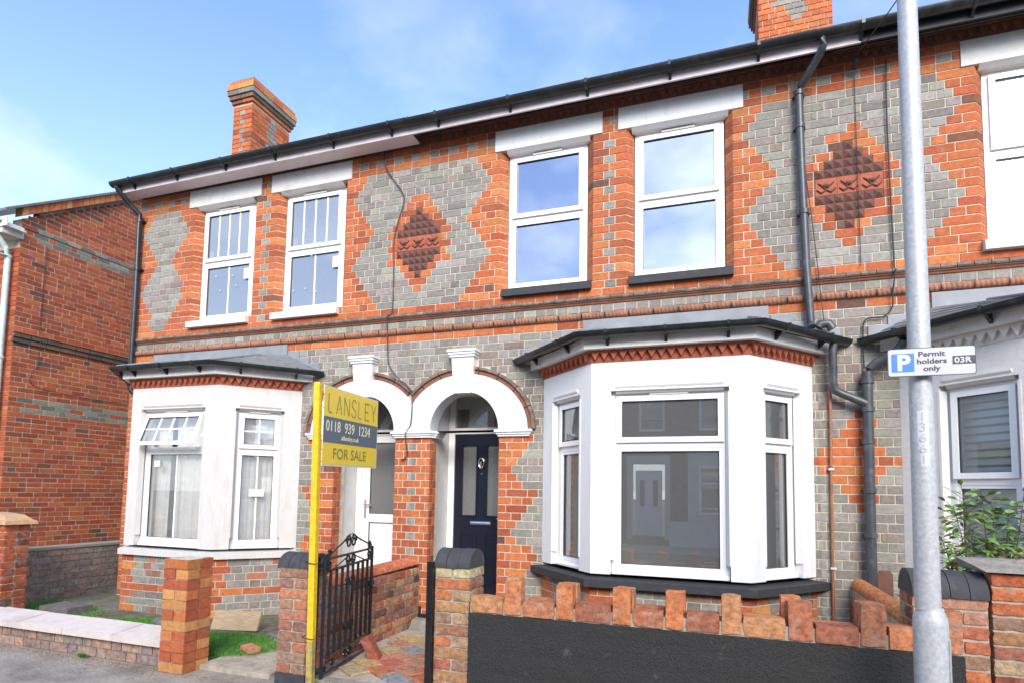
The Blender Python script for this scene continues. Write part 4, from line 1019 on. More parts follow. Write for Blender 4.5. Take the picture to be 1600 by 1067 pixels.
def cable(pts, r, label, m='cable', y=None):
    # smooth the polyline
    P = [Vector(p) for p in pts]; Q = []
    for i in range(len(P) - 1):
        p0, p1, p2, p3 = P[max(i - 1, 0)], P[i], P[i + 1], P[min(i + 2, len(P) - 1)]
        for k in range(6):
            t = k / 6; Q.append(.5 * ((2 * p1) + (-p0 + p2) * t + (2 * p0 - 5 * p1 + 4 * p2 - p3) * t * t + (-p0 + 3 * p1 - 3 * p2 + p3) * t ** 3))
    Q.append(P[-1]); b = MB(); b.tube(Q, r, 6); return tag(b.build('cable', m, smooth=True), label, 'cable')
cable([(-.423, -.26, 5.50), (-.45, -.06, 5.401), (-.433, -.03, 5.15), (-.213, -.03, 4.826), (-.192, -.03, 4.673), (-.294, -.03, 4.313), (-.289, -.03, 3.94), (-.286, -.035, 3.46), (-.33, -.065, 3.38), (-.33, -.05, 3.21), (-.324, -.03, 2.917), (-.272, -.06, 2.806), (-.16, -.07, 2.68), (0.0, -.07, 2.53), (-.003, -.05, 2.191), (-.043, -.09, 2.06), (-.046, -.03, 1.842), (-.123, -.02, 1.786)], .006, 'black cable looping from the gutter past the tile lozenge to the pier between the doors')
cable([(4.568, -.03, 5.288), (4.561, -.03, 4.662), (4.581, -.03, 3.47), (4.58, -.07, 3.38), (4.56, -.05, 3.2), (4.557, -.03, 3.073), (4.489, -.03, 2.996), (4.355, -.03, 2.979), (4.332, -.03, 2.813), (4.335, -.03, 2.562)], .0065, 'black cable running down the wall just left of the lamp post to the drainpipe')
cable([(4.322, -.02, 5.22), (4.328, -.02, 4.4), (4.335, -.02, 3.46)], .0035, 'thin wire hanging over the right-hand tile lozenge')
cable([(3.9, -.24, 5.50), (3.842, -.05, 5.278), (3.87, -.045, 4.7), (3.93, -.045, 4.178), (3.985, -.05, 3.58), (4.036, -.05, 2.95)], .004, 'thin wire beside the black downpipe above the white bay')
b = MB(); b.tube([(4.317, -.05, 5.235), (4.325, -.13, 5.29)], .02, 8); b.tube([(4.325, -.13, 5.29), (4.326, -.2, 5.285), (4.393, -.8, 5.105 + .02)], .005, 6)
b.tube([(4.393, -.8, 5.125), (4.62, -2.0, 4.98), (5.3, -5, 4.9), (7, -11, 5.4)], .005, 6); tag(b.build('overhead_wire', 'cable'), 'overhead phone wire fixed to the wall under the eaves left of the lamp post', 'wire')

# ------------------------------------------------------------ neighbour across the alley
NH = thing('brick_house', (-7.15, .3, 0), 'orange-red brick house across the alley at the far left with a stepped verge', 'house', 'houses')
NF = FR(-7.15, .25, 0, 1); NX = .0; cN = .078; NB = Bricks(NH)
verge = lambda u: 5.55 + u * .645
def spN(z, k):
    a = max(0, (z - 5.60) / .645); return [(a, 2.9)] if a < 2.8 else []
def kN(X, z, k):
    for zt_ in (5.50, 2.79):
        if zt_ - 3 * cN < z < zt_ and X > .2:
            kk = int((zt_ - z) / cN)
            return 'nei' if (kk == 1 and int((X) / .115) % 3 == 0) else 'neigrey'
    return 'nei'
def skipN(z): return 3.645 < z < 3.80
NB.lay(NF, lambda z, k: [] if skipN(z) else spN(z, k), 0, 96, cN, kN, D=.02, bond=lambda k: 'mixed2' if False else ('flemish' if k % 3 == 0 else 'stretcher'), joint=.013)
NF2 = FR(-9.4, .25); NB.lay(NF2, lambda z, k: [(0, 2.25)], 0, 66, cN, lambda X, z, k: 'nei', D=.02)
# ledge: oversailing courses and rope
for i, (z, e_) in enumerate(((3.72, .05), (3.645, .028))):
    NB.lay(NF, lambda z_, k: [(-.02, 2.9)], z, 1, .075, lambda X, z_, k: 'dark', D=.05, bond='stretcher', w=e_)
NB.finish()
b = MB(); b.prism([(-7.153, .258, -.05), (-7.153, 3.2, -.05), (-9.4, 3.2, -.05), (-9.4, .258, -.05)][::-1], [(-7.153, .258, 5.5), (-7.153, 3.2, 5.5), (-9.4, 3.2, 5.5), (-9.4, .258, 5.5)][::-1])
b.prism([(-7.153, .26, 5.45), (-7.153, 3.2, 5.45), (-7.153, 3.2, 7.52), (-7.153, .26, 5.61)], [(-7.40, .26, 5.45), (-7.40, 3.2, 5.45), (-7.40, 3.2, 7.52), (-7.40, .26, 5.61)])
b.build('wall', 'mortar', NH)
b = MB(); b.prism([NF.p(-.03, 3.795, .065), NF.p(2.9, 3.795, .065), NF.p(2.9, 3.795, 0), NF.p(-.03, 3.795, 0)], [NF.p(-.03, 3.81, .06), NF.p(2.9, 3.81, .06), NF.p(2.9, 3.825, 0), NF.p(-.03, 3.825, 0)]); b.build('ledge', 'terracotta', NH)
# stepped verge courses following the slope
vb = MB(); per = .09; n = 36
def vpt(u, dz, w): return NF.p(u, verge(u) + dz, w)
for i in range(n):
    u0, u1 = -.05 + i * per, -.05 + (i + 1) * per - .007
    if u1 > 2.9: break
    v = MB(); v.prism([vpt(u0, .10, -.1), vpt(u1, .10, -.1), vpt(u1, .10, .09), vpt(u0, .10, .09)][::-1], [vpt(u0, .235, -.1), vpt(u1, .235, -.1), vpt(u1, .235, .09), vpt(u0, .235, .09)][::-1]); o = v.build('verge_brick', 'brick_piece', NH); o.color = (*tint('orange'), 1)
v = MB(); v.prism([vpt(.2, .04, -.1), vpt(2.9, .04, -.1), vpt(2.9, .04, .05), vpt(.2, .04, .05)][::-1], [vpt(.2, .098, -.1), vpt(2.9, .098, -.1), vpt(2.9, .098, .06), vpt(.2, .098, .06)][::-1]); v.build('verge_course', 'moulding_dark', NH)
v = MB(); v.prism([vpt(-.3, .24, -2.5), vpt(2.9, .24, -2.5), vpt(2.9, .24, .12), vpt(-.3, .24, .12)][::-1], [vpt(-.3, .28, -2.5), vpt(2.9, .28, -2.5), vpt(2.9, .28, .12), vpt(-.3, .28, .12)][::-1]); v.build('roof', 'slate', NH)
v = MB(); v.box(FR(-9.4, -.02), 0, 2.38, 5.36, 5.50, 0, .02); v.box(FR(-9.4, -.02), 0, 2.36, 5.36, 5.38, -.27, 0); v.build('fascia', 'old_white', NH)
v = MB(); v.prism([(-7.14, -.02, 5.28), (-7.14, .28, 5.28), (-7.40, .28, 5.28), (-7.40, -.02, 5.28)][::-1], [(-7.14, -.02, 5.46), (-7.14, .28, 5.46), (-7.4, .28, 5.46), (-7.4, -.02, 5.46)][::-1]); v.build('kneeler', 'old_white', NH)
gutter_run(NH, [(-9.4, -.08, 5.50), (-7.12, -.08, 5.49)], .055, 'pipe_white')
pipe(NH, [(-7.28, -.08, 5.46), (-7.28, -.06, 5.34), (-7.29, .12, 5.12), (-7.29, .17, 5.0), (-7.29, .17, 0.05)], .042, 'pipe_white', collars=[(-7.29, .17, 4.98), (-7.29, .17, 3.4), (-7.29, .17, 1.8)])
cable([(-7.13, .62, 5.3), (-7.13, .60, 4.0), (-7.08, .6, 3.7), (-7.13, .62, 3.4), (-7.13, .63, 3.0), (-7.13, 2.2, 2.95)], .005, 'dark cable clipped to the side wall of the orange brick house across the alley')

# ------------------------------------------------------------ houses on the far side of the street (seen in the glass)
def opp(x, label, doorm):
    h = thing('terraced_house', (x, -14, 0), label, 'house', 'terraced houses across the street')
    fr = FR(x + 2.3, -14, -1, 0)          # faces +Y
    b = MB(); b.wall(fr, 0, 4.6, -.1, 5.4, -.3, 0, [(3.2, 4.2, .2, 2.4), (3.2, 4.0, 3.4, 4.9), (.7, 2.2, 3.4, 4.9)]); b.build('wall', 'opp_brick', h)
    b = MB(); b.box(fr, .3, 2.5, 0, 2.75, 0, .7); b.box(fr, 3.05, 3.2, .1, 2.4, 0, .06); b.box(fr, 4.2, 4.35, .1, 2.4, 0, .06); b.box(fr, 3.05, 4.35, 2.401, 2.65, 0, .08); b.box(fr, 3.1, 4.1, 4.9, 5.1, 0, .03); b.box(fr, .6, 2.3, 4.9, 5.1, 0, .03); b.build('bay', 'cream_render', h)
    b = MB(); b.box(fr, 3.3, 4.1, .2, 2.2, -.2, -.1); d = b.build('door', doorm, h)
    b = MB(); b.box(fr, 3.43, 3.57, 1.1, 1.9, -.1, -.09); b.box(fr, 3.83, 3.97, 1.1, 1.9, -.1, -.09); b.build('pane', 'room_floor', d)
    for (a, c, z0, z1, w) in ((.6, 2.2, .9, 2.3, .70), (3.2, 4.0, 3.4, 4.9, -.12), (.7, 2.2, 3.4, 4.9, -.12)):
        b = MB(); m_ = (a + c) / 2
        for e in ((a, a + .07, z0, z1), (c - .07, c, z0, z1), (a + .07, c - .07, z1 - .07, z1), (a + .07, c - .07, z0, z0 + .07), (a + .07, c - .07, z0 + .62 * (z1 - z0), z0 + .62 * (z1 - z0) + .06)): b.box(fr, *e, w, w + .05)
        wi = b.build('window', 'upvc', h); b = MB(); b.box(fr, a + .05, c - .05, z0 + .05, z1 - .05, w - .001, w + .02); b.build('pane', 'glass_lower', wi); b = MB(); b.box(fr, a + .05, c - .05, z0 + .05, z1 - .05, w - .25, w - .2) if w < 0 else None; b.build('blind', 'room_floor', wi)
    b = MB(); b.prism([fr.p(0, 5.4, .3), fr.p(4.6, 5.4, .3), fr.p(4.6, 8, -4), fr.p(0, 8, -4)], [fr.p(0, 5.45, .3), fr.p(4.6, 5.45, .3), fr.p(4.6, 8.05, -4), fr.p(0, 8.05, -4)]); b.build('roof', 'slate', h)
    b = MB(); b.box(fr, 0.1, 3.0, -.1, .7, .9, 1.1); b.build('front_wall', 'cream_render', h)
for i, x in enumerate((-11.3, -6.7, -2.1, 2.5, 7.1, 11.7)):
    opp(x, ['terraced house across the street, leftmost in the window reflections', 'terraced house across the street opposite the alley', 'terraced house across the street opposite the left house', 'terraced house across the street reflected in the middle bay window, with white door', 'terraced house across the street opposite the shuttered bay', 'terraced house across the street at the right end of its row'][i], 'upvc')

# ------------------------------------------------------------ garden walls
def coping_row(parent, x0, n, dx, yc, zb, r, m, axis='x', name='coping_brick', hgt=None):
    for i in range(n):
        b = MB(); seg = 12; prof = [(r * math.cos(math.pi * k / seg), (hgt or r) * math.sin(math.pi * k / seg)) for k in range(seg + 1)]
        prof = [(r, -.012)] + prof[0:] + [(-r, -.012)]
        a, c = x0 + i * dx + .002, x0 + (i + 1) * dx - .002; j = rb.uniform(-.002, .002)
        if axis == 'x': b.prism([(a, yc + p, zb + q + j) for p, q in prof], [(c, yc + p, zb + q + j) for p, q in prof])
        else: b.prism([(yc + p, a, zb + q + j) for p, q in prof], [(yc + p, c, zb + q + j) for p, q in prof])
        b.build(name, m, parent, smooth=True)
def pillar(label, x0, x1, y0, y1, zt, kind, n, c, side_kind=None, name='brick_pillar', z0=0, cat='pillar', mort='old_mortar', rough=True, joint=.009, clean=False):
    h = thing(name, ((x0 + x1) / 2, (y0 + y1) / 2, 0), label, cat)
    b = MB(); b.box(FR(0, y0 + .009), x0 + .009, x1 - .009, -.02, zt - .005, -(y1 - y0 - .018), 0); b.build('core', mort, h)
    BR = Bricks(h, *(('brick_piece', 'brick_mass') if clean else ('garden_piece', 'garden_mass')), rough=rough)
    for fr, Lf, o in ((FR(x0, y0), x1 - x0, 0), (FR(x1, y0, 0, 1), y1 - y0, 1), (FR(x0, y1, 0, -1), y1 - y0, 1)):
        BR.lay(fr, lambda z, k, Lf=Lf: [(0.0, Lf)], z0, n, c, lambda X, z, k: kind if not callable(kind) else kind(z, k), D=.05, bond=(lambda k, o=o: 'header' if (k + o) % 2 else 'stretcher'), off=x0 * 0, joint=joint)
    BR.finish(); return h
# low wall of the left garden
lw = thing('garden_wall', (-4, -2, 0), 'low pinkish brick wall with pale slab coping along the left pavement', 'wall')
b = MB(); b.box(FR(0, -2.02), -7, -1.04, -.02, .17, -.2, 0); b.build('core', 'old_mortar', lw)
BR = Bricks(lw, 'garden_piece', 'garden_mass', limit=200); BR.lay(FR(0, -2.03), lambda z, k: [(-7, -1.03)], 0.0, 2, .082, lambda X, z, k: 'mud', D=.05, joint=.01); BR.lay(FR(0, -2.035), lambda z, k: [(-7, -1.03)], -.055, 1, .05, lambda X, z, k: 'mud', D=.05); BR.finish()
x = -7.0; k = 0
while x < -1.06:
    L_ = min(.60, -1.03 - x); b = MB(); e = rb.uniform(-.004, .004)
    y0, y1, za, zb2 = -2.085 + e, -1.79, .172, .222 + e
    b.prism([(x, y0, za), (x + L_ - .006, y0, za), (x + L_ - .006, y1, za + .03), (x, y1, za + .03)], [(x, y0, zb2), (x + L_ - .006, y0, zb2), (x + L_ - .006, y1, zb2 + .035), (x, y1, zb2 + .035)]); b.build('coping_slab', 'pale_coping', lw); x += L_
pillar('square orange brick pier at the end of the low left wall', -1.035, -.79, -2.115, -1.87, .885, 'orange', 11, .0804, name='brick_pier', mort='mortar', rough=False, clean=True)
p = pillar('brick pier with worn stone cap behind the low wall at the far left', -4.45, -4.02, -1.5, -1.25, 1.02, 'nei', 13, .0785, name='brick_pier')
b = MB(); b.prism([(-4.5, -1.53, 1.02), (-3.98, -1.53, 1.02), (-3.98, -1.2, 1.02), (-4.5, -1.2, 1.02)], [(-4.5, -1.53, 1.10), (-3.99, -1.52, 1.06), (-3.99, -1.21, 1.06), (-4.5, -1.2, 1.10)]); b.prism([(-4.48, -1.51, 1.102), (-4.02, -1.50, 1.062), (-4.02, -1.22, 1.062), (-4.48, -1.22, 1.102)], [(-4.45, -1.45, 1.14), (-4.15, -1.44, 1.12), (-4.15, -1.25, 1.12), (-4.45, -1.25, 1.14)]); b.build('cap', 'sandstone', p)
b = MB(); b.box(FR(0, -1.15), -3.95, -3.5, .03, .12, -.28, 0); tag(b.build('stone_block', 'dark_stone'), 'dark stone block with pale top beside the far left brick pier', 'stone block')
# gate pillars
pl = pillar('red brick gate pillar left of the black gate, capped with three dark half-round copings', 0.0, .255, -2.0, -1.75, .86, 'dull', 11, .0782, name='gate_pillar')
coping_row(pl, -.03, 3, .10, -1.875, .862, .125, 'coping_black', hgt=.105)
box('painted_base', 'coping_black', pl, FR(0, -2.0), -.006, .26, -.02, .085, -.25, .006)
pr_ = pillar('brick gate pillar right of the path with yellowed top and dark half-round coping', 1.285, 1.545, -1.955, -1.70, .93, lambda z, k: (.50, .42, .22) if k >= 11 else 'old', 12, .0778, name='gate_pillar')
coping_row(pr_, 1.278, 3, .090, -1.83, .94, .135, 'coping_black', hgt=.115)
# wall beside the path, between the two front doors
pw = thing('garden_wall', (.08, -.9, 0), 'old brick dividing wall with red half-round coping between the two front paths', 'wall')
b = MB(); b.box(FR(0, -1.75), -.09, .131, -.02, .62, -1.745, 0); b.build('core', 'old_mortar', pw)
BR = Bricks(pw, 'garden_piece', 'garden_mass', rough=True)
BR.lay(FR(.14, -1.75, 0, 1), lambda z, k: [(0, 1.72)], .03, 8, .0775, lambda X, z, k: 'old' if rb.random() > .25 else 'dull', D=.04)
BR.lay(FR(-.1, -.03, 0, -1), lambda z, k: [(0, 1.72)], .03, 8, .0775, lambda X, z, k: 'old', D=.04); BR.finish()
for i in range(8):
    y = -1.75 + i * .216; b = MB(); seg = 10; r = .07; z = .645 + .004 * i
    prof = [(r * 1.5 * math.cos(math.pi * k / seg), r * math.sin(math.pi * k / seg)) for k in range(seg + 1)]
    b.prism([(.02 + p, y, z + q) for p, q in prof], [(.02 + p, y + .206, z + .004 + q) for p, q in prof]); o = b.build('coping_brick', 'garden_piece', pw, smooth=True); o.color = (*tint((.55, .16, .07)), 1)
# black painted wall with castellated bricks
bw = thing('garden_wall', (2.95, -1.87, 0), 'black painted wall topped with castellated rough red bricks in front of the middle house', 'wall')
b = MB(); b.box(FR(0, -1.97), 1.548, 4.36, -.02, .638, -.215, 0)
# uneven painted face: displaced skin
nx, nz = 110, 24; sk = MB(); rr = random.Random(8)
H = [[rr.uniform(0, 1) for _ in range(nz + 1)] for _ in range(nx + 1)]
for i in range(nx + 1):
    for j in range(nz + 1):
        hh = (H[i][j] * .5 + .25 * H[max(i - 1, 0)][j] + .25 * H[i][max(j - 1, 0)]) * .005
        if 0 < i < nx and j % 5 == 0: hh -= .003
        sk.v.append((1.548 + (4.36 - 1.548) * i / nx, -1.972 - hh, -.01 + .650 * j / nz + (.006 * (H[i][0] - .5) if j == nz else 0)))
for i in range(nx):
    for j in range(nz): a = i * (nz + 1) + j; sk.f.append((a, a + nz + 1, a + nz + 2, a + 1)); sk.c.append((1, 1, 1))
b.build('painted_wall', 'black_paint', bw); sk.build('paint_skin', 'black_paint', bw, smooth=True)
SOL = [(1.80, 1.92), (2.155, 2.27), (2.52, 2.635), (2.84, 2.95), (3.163, 3.273), (3.52, 3.65), (3.885, 4.01), (4.28, 4.36)]
rc = random.Random(21)
def rough_brick(parent, x0, x1, z0, z1, y0, y1, col, seed, m='garden_piece', name='brick'):
    me = cbox(x1 - x0, z1 - z0, y1 - y0, m, seed); o = bpy.data.objects.new(name, me); COL.objects.link(o); o.parent = parent
    o.location = Vector(((x0 + x1) / 2, y0, (z0 + z1) / 2)) - Vector(ORG[parent]); o.rotation_euler = (0, rc.uniform(-.02, .02), rc.uniform(-.02, .02)); o.color = (*col, 1); return o
def ruddy():
    c = rc.choice([(.52, .18, .07), (.42, .15, .075), (.34, .125, .07), (.50, .23, .10), (.44, .18, .09), (.56, .21, .09)]); return c
sd = 30
for i, (a, c) in enumerate(SOL):
    zt = .872 + rc.uniform(-.008, .014); sd += 1
    rough_brick(bw, a, c, .645, zt, -1.972 + rc.uniform(-.006, .006), -1.87, ruddy(), sd)
    if i in (0, 5): sd += 1; rough_brick(bw, a - .03, c - .045, .645, zt + .012, -1.862, -1.765, ruddy(), sd)
    elif i != 7: sd += 1; rough_brick(bw, a + .004, c + .004, .645, zt - .01, -1.865, -1.765, ruddy(), sd)
edges = [1.55] + [v for s_ in SOL for v in s_]
for i in range(0, len(edges) - 1, 2):
    a, c = edges[i] + .008, edges[i + 1] - .008
    if c - a < .05: continue
    sd += 1; rough_brick(bw, a, c, .643, .752 + rc.uniform(-.01, .01), -1.97 + rc.uniform(-.004, .008), -1.872, ruddy(), sd)
    sd += 1; rough_brick(bw, a, c, .643, .745 + rc.uniform(-.01, .01), -1.866, -1.765, ruddy(), sd)
box('mortar_bed', 'old_mortar', bw, FR(0, -1.955), 1.552, 4.352, .6385, .715, -.175, 0)
# right-hand pier and wall
rp = thing('brick_pier', (4.33, -1.74, 0), 'brick pier with dark half-round coping right behind the lamp post', 'pillar')
b = MB(); b.box(FR(0, -1.842), 4.17, 4.512, -.02, .93, -.26, 0); b.build('core', 'old_mortar', rp)
BR = Bricks(rp, 'garden_piece', 'garden_mass', rough=True); BR.lay(FR(0, -1.85), lambda z, k: [(4.16, 4.517)], .005, 12, .0775, lambda X, z, k: 'old' if k < 10 else (.45, .22, .14), D=.05, bond=lambda k: 'stretcher' if k % 2 else 'header', off=.02)
BR.lay(FR(4.16, -1.6, 0, -1), lambda z, k: [(0, .25)], .005, 12, .0775, lambda X, z, k: 'old', D=.05); BR.finish()
coping_row(rp, 4.16, 4, .0895, -1.72, .935, .145, 'coping_black', hgt=.125)
rw = thing('garden_wall', (5.8, -1.74, 0), 'red brick front wall with a broken slab on top at the right edge', 'wall')
b = MB(); b.box(FR(0, -1.842), 4.532, 9, -.02, 1.06, -.21, 0); b.build('core', 'old_mortar', rw)
BR = Bricks(rw, 'garden_piece', 'garden_mass', rough=True, limit=200); BR.lay(FR(0, -1.85), lambda z, k: [(4.524, 9)], .0, 14, .0765, lambda X, z, k: 'old' if k < 11 else 'red', D=.05, bond=lambda k: 'stretcher' if k % 2 else 'flemish'); BR.finish()
b = MB(); b.prism([(4.50, -1.88, 1.074), (5.3, -1.90, 1.07), (5.3, -1.6, 1.07), (4.46, -1.62, 1.074)], [(4.47, -1.80, 1.10), (5.3, -1.86, 1.10), (5.3, -1.6, 1.13), (4.44, -1.62, 1.13)]); b.build('slab', 'stone', rw)
# orange ridge-capped wall between the middle and right gardens
ow = thing('garden_wall', (4.26, -.8, 0), 'low dividing wall with orange ridge-tile coping between the middle and right gardens', 'wall')
b = MB(); b.box(FR(0, -1.6), 4.205, 4.325, -.02, .69, -1.72, 0); b.build('core', 'old_mortar', ow)
BR = Bricks(ow, 'garden_piece', 'garden_mass', limit=200); BR.lay(FR(4.19, .1, 0, -1), lambda z, k: [(0, 1.7)], 0, 8, .079, lambda X, z, k: 'dull', D=.03); BR.lay(FR(4.34, -1.6, 0, 1), lambda z, k: [(0, 1.7)], 0, 8, .079, lambda X, z, k: 'dull', D=.03); BR.finish()
for i in range(8):
    y = -1.62 + i * .212; b = MB(); seg = 12; r = .063
    b.tube([(4.262, y, .718), (4.262, y + .205, .720)], r, 14); o = b.build('ridge_tile', 'garden_piece', ow, smooth=True); o.color = (.60, .22 + rb.uniform(-.03, .05), .08, 1)

gw = thing('garden_wall', (-4.6, -.4, 0), 'faded grey-brown low brick wall along the alley beside the left house', 'wall')
b = MB(); b.box(FR(-4.608, -1.2, 0, 1), 0, 2.6, -.02, .66, -.2, 0); b.build('core', 'dull_mortar', gw)
BR = Bricks(gw, 'garden_piece', 'garden_mass', limit=250); BR.lay(FR(-4.6, -1.2, 0, 1), lambda z, k: [(0, 2.6)], .03, 8, .078, lambda X, z, k: rb.choice([(.25, .20, .165), (.22, .185, .155), (.27, .20, .16), (.24, .205, .18)]), D=.04, joint=.010, w=-.003); BR.finish()
box('coping', 'dull_mortar', gw, FR(-4.6, -1.2, 0, 1), 0, 2.6, .6605, .69, -.22, .012)

# ------------------------------------------------------------ path, steps, rubble
path = slab('path', 'old_mortar', .14, 1.5, -1.98, .02, -.13, .045)
path2 = slab('path', 'old_mortar', -.80, -.1, -1.95, .02, -.13, .04)
def pavers(par, x0, x1, y0, y1, z, ang, L_=.25, W__=.165, sc=1):
    me = None; n = 0; ca, sa = math.cos(ang), math.sin(ang); o_ = Vector(par.location)
    me = bpy.data.meshes.new('paver'); x, y, h = L_ / 2 - .004, W__ / 2 - .004, .02; e = .006
    me.from_pydata([(-x, -y, 0), (x, -y, 0), (x, y, 0), (-x, y, 0), (-x, -y, h - e), (x, -y, h - e), (x, y, h - e), (-x, y, h - e), (-x + e, -y + e, h), (x - e, -y + e, h), (x - e, y - e, h), (-x + e, y - e, h)], [],
                   [(0, 1, 5, 4), (1, 2, 6, 5), (2, 3, 7, 6), (3, 0, 4, 7), (4, 5, 9, 8), (5, 6, 10, 9), (6, 7, 11, 10), (7, 4, 8, 11), (8, 9, 10, 11)]); me.materials.append(MATS['garden_piece'])
    cx_, cy_ = (x0 + x1) / 2, (y0 + y1) / 2
    for i in range(-16, 17):
        for j in range(-16, 17):
            u, v = (i + (.5 if j % 2 else 0)) * L_, j * W__; X = cx_ + u * ca - v * sa; Y = cy_ + u * sa + v * ca
            ok = all(x0 <= X + (p * L_ / 2) * ca - (q * W__ / 2) * sa <= x1 and y0 <= Y + (p * L_ / 2) * sa + (q * W__ / 2) * ca <= y1 for p in (-.85, .85) for q in (-.85, .85))
            if not ok: continue
            o = bpy.data.objects.new('paver', me); COL.objects.link(o); o.parent = par; o.location = Vector((X, Y, z + rb.uniform(-.003, .003))) - o_; o.rotation_euler = (rb.uniform(-.012, .012), rb.uniform(-.012, .012), ang + rb.uniform(-.02, .02))
            o.color = (*rb.choice([(.50, .17, .08), (.52, .34, .14), (.26, .28, .28), (.46, .22, .13), (.50, .14, .09), (.45, .33, .18)]), 1)
pavers(path, .16, 1.48, -1.90, -.32, .045, R(-33)); pavers(path2, -.78, -.12, -1.45, -.25, .04, R(-30))
b = MB(); b.box(FR(0, -1.98), .14, 1.28, -.02, .062, -.09, 0); o = b.build('path_edging', 'concrete'); o['kind'] = 'structure'
st = thing('doorstep', (.6, -.15, 0), 'worn stone doorstep below the navy front door', 'step')
b = MB(); b.prism([(.16, -.28, .03), (1.2, -.28, .03), (1.2, .018, .03), (.16, .018, .03)], [(.19, -.25, .15), (1.18, -.25, .15), (1.18, .018, .16), (.17, .018, .16)]); b.build('tread', 'stone', st)
st = thing('doorstep', (-.6, -.15, 0), 'worn stone doorstep below the white front door of the left house', 'step')
b = MB(); b.prism([(-1.0, -.28, .03), (-.25, -.28, .03), (-.25, .018, .03), (-1.0, .018, .03)], [(-.98, -.25, .14), (-.26, -.25, .14), (-.26, .018, .15), (-.98, .018, .15)]); b.build('tread', 'stone', st)
def rock(name, x, y, z, a, b_, c, m, label, seed, cat='stone', rot=0, grp=None):
    rr = random.Random(seed); mb = MB(); n = 9
    top = [(x + a * math.cos(t + rot) * rr.uniform(.75, 1.1), y + b_ * math.sin(t + rot) * rr.uniform(.75, 1.1)) for t in [i / n * 2 * math.pi for i in range(n)]]
    mid = [(x + (p[0] - x) * .75, y + (p[1] - y) * .75, z + c * rr.uniform(.85, 1.1)) for p in top]
    mb.prism([(p[0], p[1], z) for p in top], [(p[0] * .96 + x * .04, p[1] * .96 + y * .04, z + c * rr.uniform(.45, .65)) for p in top]); mb.prism([(p[0] * .96 + x * .04, p[1] * .96 + y * .04, z + c * .5) for p in top], mid)
    return tag(mb.build(name, m), label, cat, grp)
rock('broken_stone', -2.28, -1.02, .03, .13, .09, .07, 'dark_stone', 'dark broken slab on the grass below the left bay, left of the orange pier', 1)
rock('broken_stone', -.86, -.95, .03, .16, .10, .04, 'dark_stone', 'flat dark stone lying right of the wooden board', 2)
rock('broken_stone', -.62, -1.08, .03, .14, .08, .035, 'dark_stone', 'flat dark stone against the gate pillar by the left garden', 3)
rock('broken_stone', -1.05, -.66, .03, .07, .06, .08, 'stone', 'rough grey lump of rubble between the board and the bay wall', 4)
rock('rubble', .30, -.17, .045, .14, .09, .06, 'stone', 'pale stone lump at the foot of the pier between the doors', 5)
def loose(name, x, y, z, L_, W__, H_, rot, m, label, cat, col=None):
    me = cbox(L_, H_, W__, m, 7); o = bpy.data.objects.new(name, me.copy()); COL.objects.link(o); o.location = (x, y, z); o.rotation_euler = rot
    if col: o.color = (*col, 1)
    return tag(o, label, cat)
loose('loose_brick', .43, -1.40, .13, .24, .115, .078, (R(8), R(62), R(24)), 'garden_piece', 'loose red brick propped on end against the bottom of the black gate', 'brick', (.36, .10, .06))
loose('loose_brick', -.70, -1.57, .072, .20, .10, .05, (0, 0, R(-25)), 'garden_piece', 'loose orange brick lying on the left garden edge by the pavement', 'brick', (.55, .24, .12))
b = MB(); b.prism([(-1.70, -.97, .03), (-1.16, -.93, .05), (-1.16, -.905, .05), (-1.70, -.945, .03)], [(-1.71, -.90, .205), (-1.165, -.86, .225), (-1.165, -.835, .225), (-1.71, -.875, .205)])
tag(b.build('wooden_board', 'wood'), 'pale wooden board standing on edge against the left bay plinth', 'board')
# grass: blades over a small mound
def grass(name, poly_c, rx, ry, z, n, label):
    b = MB(); rr = random.Random(4)
    for _ in range(n):
        t, q = rr.uniform(0, 2 * math.pi), math.sqrt(rr.random()); x, y = poly_c[0] + rx * q * math.cos(t) + rr.gauss(0, .02), poly_c[1] + ry * q * math.sin(t) + rr.gauss(0, .02)
        if -2.35 < x and y < -1.78: continue
        a = rr.uniform(0, math.pi); h = rr.uniform(.018, .045); w = .004; dx, dy = math.cos(a) * w, math.sin(a) * w; lx, ly = rr.gauss(0, .012), rr.gauss(0, .012)
        b.face([(x - dx, y - dy, z), (x + dx, y + dy, z), (x + lx, y + ly, z + h)])
    return tag(b.build(name, 'grass'), label, 'grass', kind='stuff')
grass('grass', (-1.15, -1.40), .62, .38, .028, 15000, 'bright green grass patch between the orange pier and the gate pillar')
grass('grass', (-2.45, -1.10), .45, .22, .028, 6000, 'bright green grass under the left bay')
grass('grass', (-.75, -.72), .25, .12, .035, 1500, 'tuft of grass by the plinth of the left bay')
grass('grass', (-4.6, -1.0), 1.3, .45, .03, 9000, 'weedy grass in the alley behind the low wall')
b = MB(); rr = random.Random(9)
for _ in range(60):
    a = rr.uniform(0, 6.28); r_ = rr.uniform(.02, .07); x, y = -1.93 + rr.gauss(0, .015), -2.07 + rr.gauss(0, .01)
    b.face([(x, y, .0), (x + math.cos(a) * r_ * .5 - .008 * math.sin(a), y - abs(math.sin(a)) * r_ * .5, .02), (x + math.cos(a) * r_, y - abs(math.sin(a)) * r_, .03 + .02 * rr.random()), (x + math.cos(a) * r_ * .5 + .008 * math.sin(a), y - abs(math.sin(a)) * r_ * .5, .035)])
tag(b.build('weed', 'grass'), 'small green weed at the foot of the low left wall', 'weed')
b = MB()
